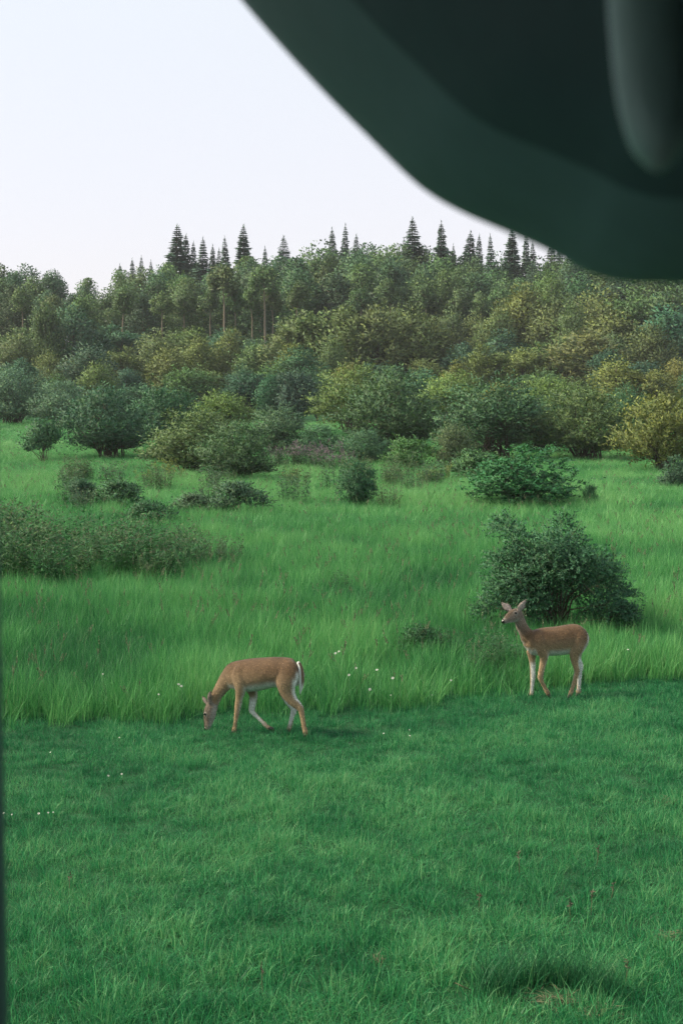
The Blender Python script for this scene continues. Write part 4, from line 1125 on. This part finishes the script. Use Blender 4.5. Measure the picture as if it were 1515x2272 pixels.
# raised rounded grip on the face added to paint a highlight in paler plastic
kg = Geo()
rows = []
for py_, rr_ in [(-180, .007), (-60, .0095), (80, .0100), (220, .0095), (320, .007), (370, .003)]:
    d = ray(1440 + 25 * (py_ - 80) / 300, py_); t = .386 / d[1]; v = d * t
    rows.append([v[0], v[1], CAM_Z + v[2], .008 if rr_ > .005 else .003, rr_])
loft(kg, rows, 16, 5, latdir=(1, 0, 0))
M['highlight_ridge'] = plastic('grey_green_highlight', (0.20, 0.36, 0.35), .5, .5)
car_child('highlight_ridge', kg.mesh('mirror_highlight_ridge', True), M['highlight_ridge'], housing)
sg_ = Geo(); top = rings[0].mean(0)
sg_.tube([top + [0, .05, .02], top + [0, .09, .12], top + [0, .06, .22]], [.016, .014, .02], 10)
car_child('mirror_stem', sg_.mesh('mirror_stem', True), M['mirror'])

def rounded_slab(x0, x1, y0, y1, z0, z1, crown=.05, n=14):
    g = Geo()
    xs = np.linspace(x0, x1, n); ys = np.linspace(y0, y1, n)
    A, B = np.meshgrid(xs, ys)
    cr = crown * (1 - ((A - (x0 + x1) / 2) / ((x1 - x0) / 2)) ** 2) * (1 - ((B - (y0 + y1) / 2) / ((y1 - y0) / 2)) ** 2 * .6)
    i_, j_ = np.meshgrid(np.arange(n - 1), np.arange(n - 1)); b = (j_ * n + i_).ravel()
    qd = np.stack([b, b + 1, b + n + 1, b + n], 1)
    top = np.stack([A.ravel(), B.ravel(), (z1 + cr).ravel()], 1); bot = np.stack([A.ravel(), B.ravel(), (z0 + cr).ravel()], 1)
    g.add(np.vstack([top, bot]), np.vstack([qd, qd[:, ::-1] + n * n]))
    lp = list(range(n)) + [n * j + n - 1 for j in range(1, n)] + [n * (n - 1) + i for i in range(n - 2, -1, -1)] + [n * j for j in range(n - 2, 0, -1)]
    m = len(lp); g.q.append(np.array([(lp[(i + 1) % m], lp[i], lp[i] + n * n, lp[(i + 1) % m] + n * n) for i in range(m)]))
    return g
car_child('roof', rounded_slab(-1.3, 1.5, -1.3, .60, CAM_Z + .33, CAM_Z + .37).mesh('car_roof'), M['liner'])
# slim window post just inside the picture's edge, and the door below the window
pg = Geo()
rows = []
for z_ in (CAM_Z - .32, CAM_Z - .1, CAM_Z + .12, CAM_Z + .36):
    rows.append([(-8 - 757.5) / FPX * .60 / 1.0 - .0355 + (0.0 if z_ < CAM_Z else .0), .60, z_, .036, .03])
loft(pg, rows, 14, 3); car_child('window_post', pg.mesh('window_post', True), M['car_paint'])
car_child('door', rounded_slab(-1.3, 1.5, .52, .66, 2.85, CAM_Z - .32, 0.0, 6).mesh('car_door'), M['car_paint'])
car_child('cabin_back_blocker', rounded_slab(-1.3, 1.5, -1.32, -1.22, 2.94, CAM_Z + .32, 0.0, 6).mesh('cabin_back_blocker'), M['car_paint'])  # unseen cabin wall, added to darken the mirror face
car_child('cabin_side_blocker', rounded_slab(1.41, 1.49, -1.2, .5, 2.94, CAM_Z + .32, 0.0, 6).mesh('cabin_side_blocker'), M['car_paint'])  # unseen full-height panel, added to keep side light off the mirror
car_child('cabin_side_blocker', rounded_slab(-1.29, -1.21, -1.2, .5, 2.94, CAM_Z - .35, 0.0, 6).mesh('cabin_side_blocker'), M['car_paint'])  # unseen low panel, added with an opening above to let side light in
car_child('floor', rounded_slab(-1.3, 1.5, -1.3, .60, 2.83, 2.93, 0.0, 6).mesh('car_floor'), M['liner'])
for wx in (-1.0, 1.2):
    for wy in (-1.05, .42):
        wg = Geo(); wg.tube([(wx, wy - .11, 2.86), (wx, wy - .10, 2.86), (wx, wy + .10, 2.86), (wx, wy + .11, 2.86)], [.26, .325, .325, .26], 24)
        car_child('wheel', wg.mesh('car_wheel', True), M['mirror'])
for px_ in (-1.25, 1.45):
    bg_ = Geo(); bg_.tube([(px_, -1.25, 2.9), (px_, -1.25, CAM_Z + .35)], [.05, .04], 8); car_child('rear_pillar', bg_.mesh('rear_pillar', True), M['car_paint'])

# ------------------------------------------------------------------ evening haze
def closed_box(x0, x1, y0, y1, z0, z1):
    g = Geo(); g.add([(x0, y0, z0), (x1, y0, z0), (x1, y1, z0), (x0, y1, z0), (x0, y0, z1), (x1, y0, z1), (x1, y1, z1), (x0, y1, z1)],
                     [(3, 2, 1, 0), (4, 5, 6, 7), (0, 1, 5, 4), (1, 2, 6, 5), (2, 3, 7, 6), (3, 0, 4, 7)]); return g
HAZE = 0.00016
if HAZE:
    m, nd, lk = new_mat('evening_haze')
    pv = nd.new('ShaderNodeVolumePrincipled'); pv.inputs['Color'].default_value = (.86, .92, 1.0, 1); pv.inputs['Density'].default_value = HAZE
    out = nd.new('ShaderNodeOutputMaterial'); lk.new(pv.outputs[0], out.inputs['Volume'])
    hb = link('haze', closed_box(-480, 480, -160, 620, -2, 48).mesh('haze'), m); hb['kind'] = 'stuff'
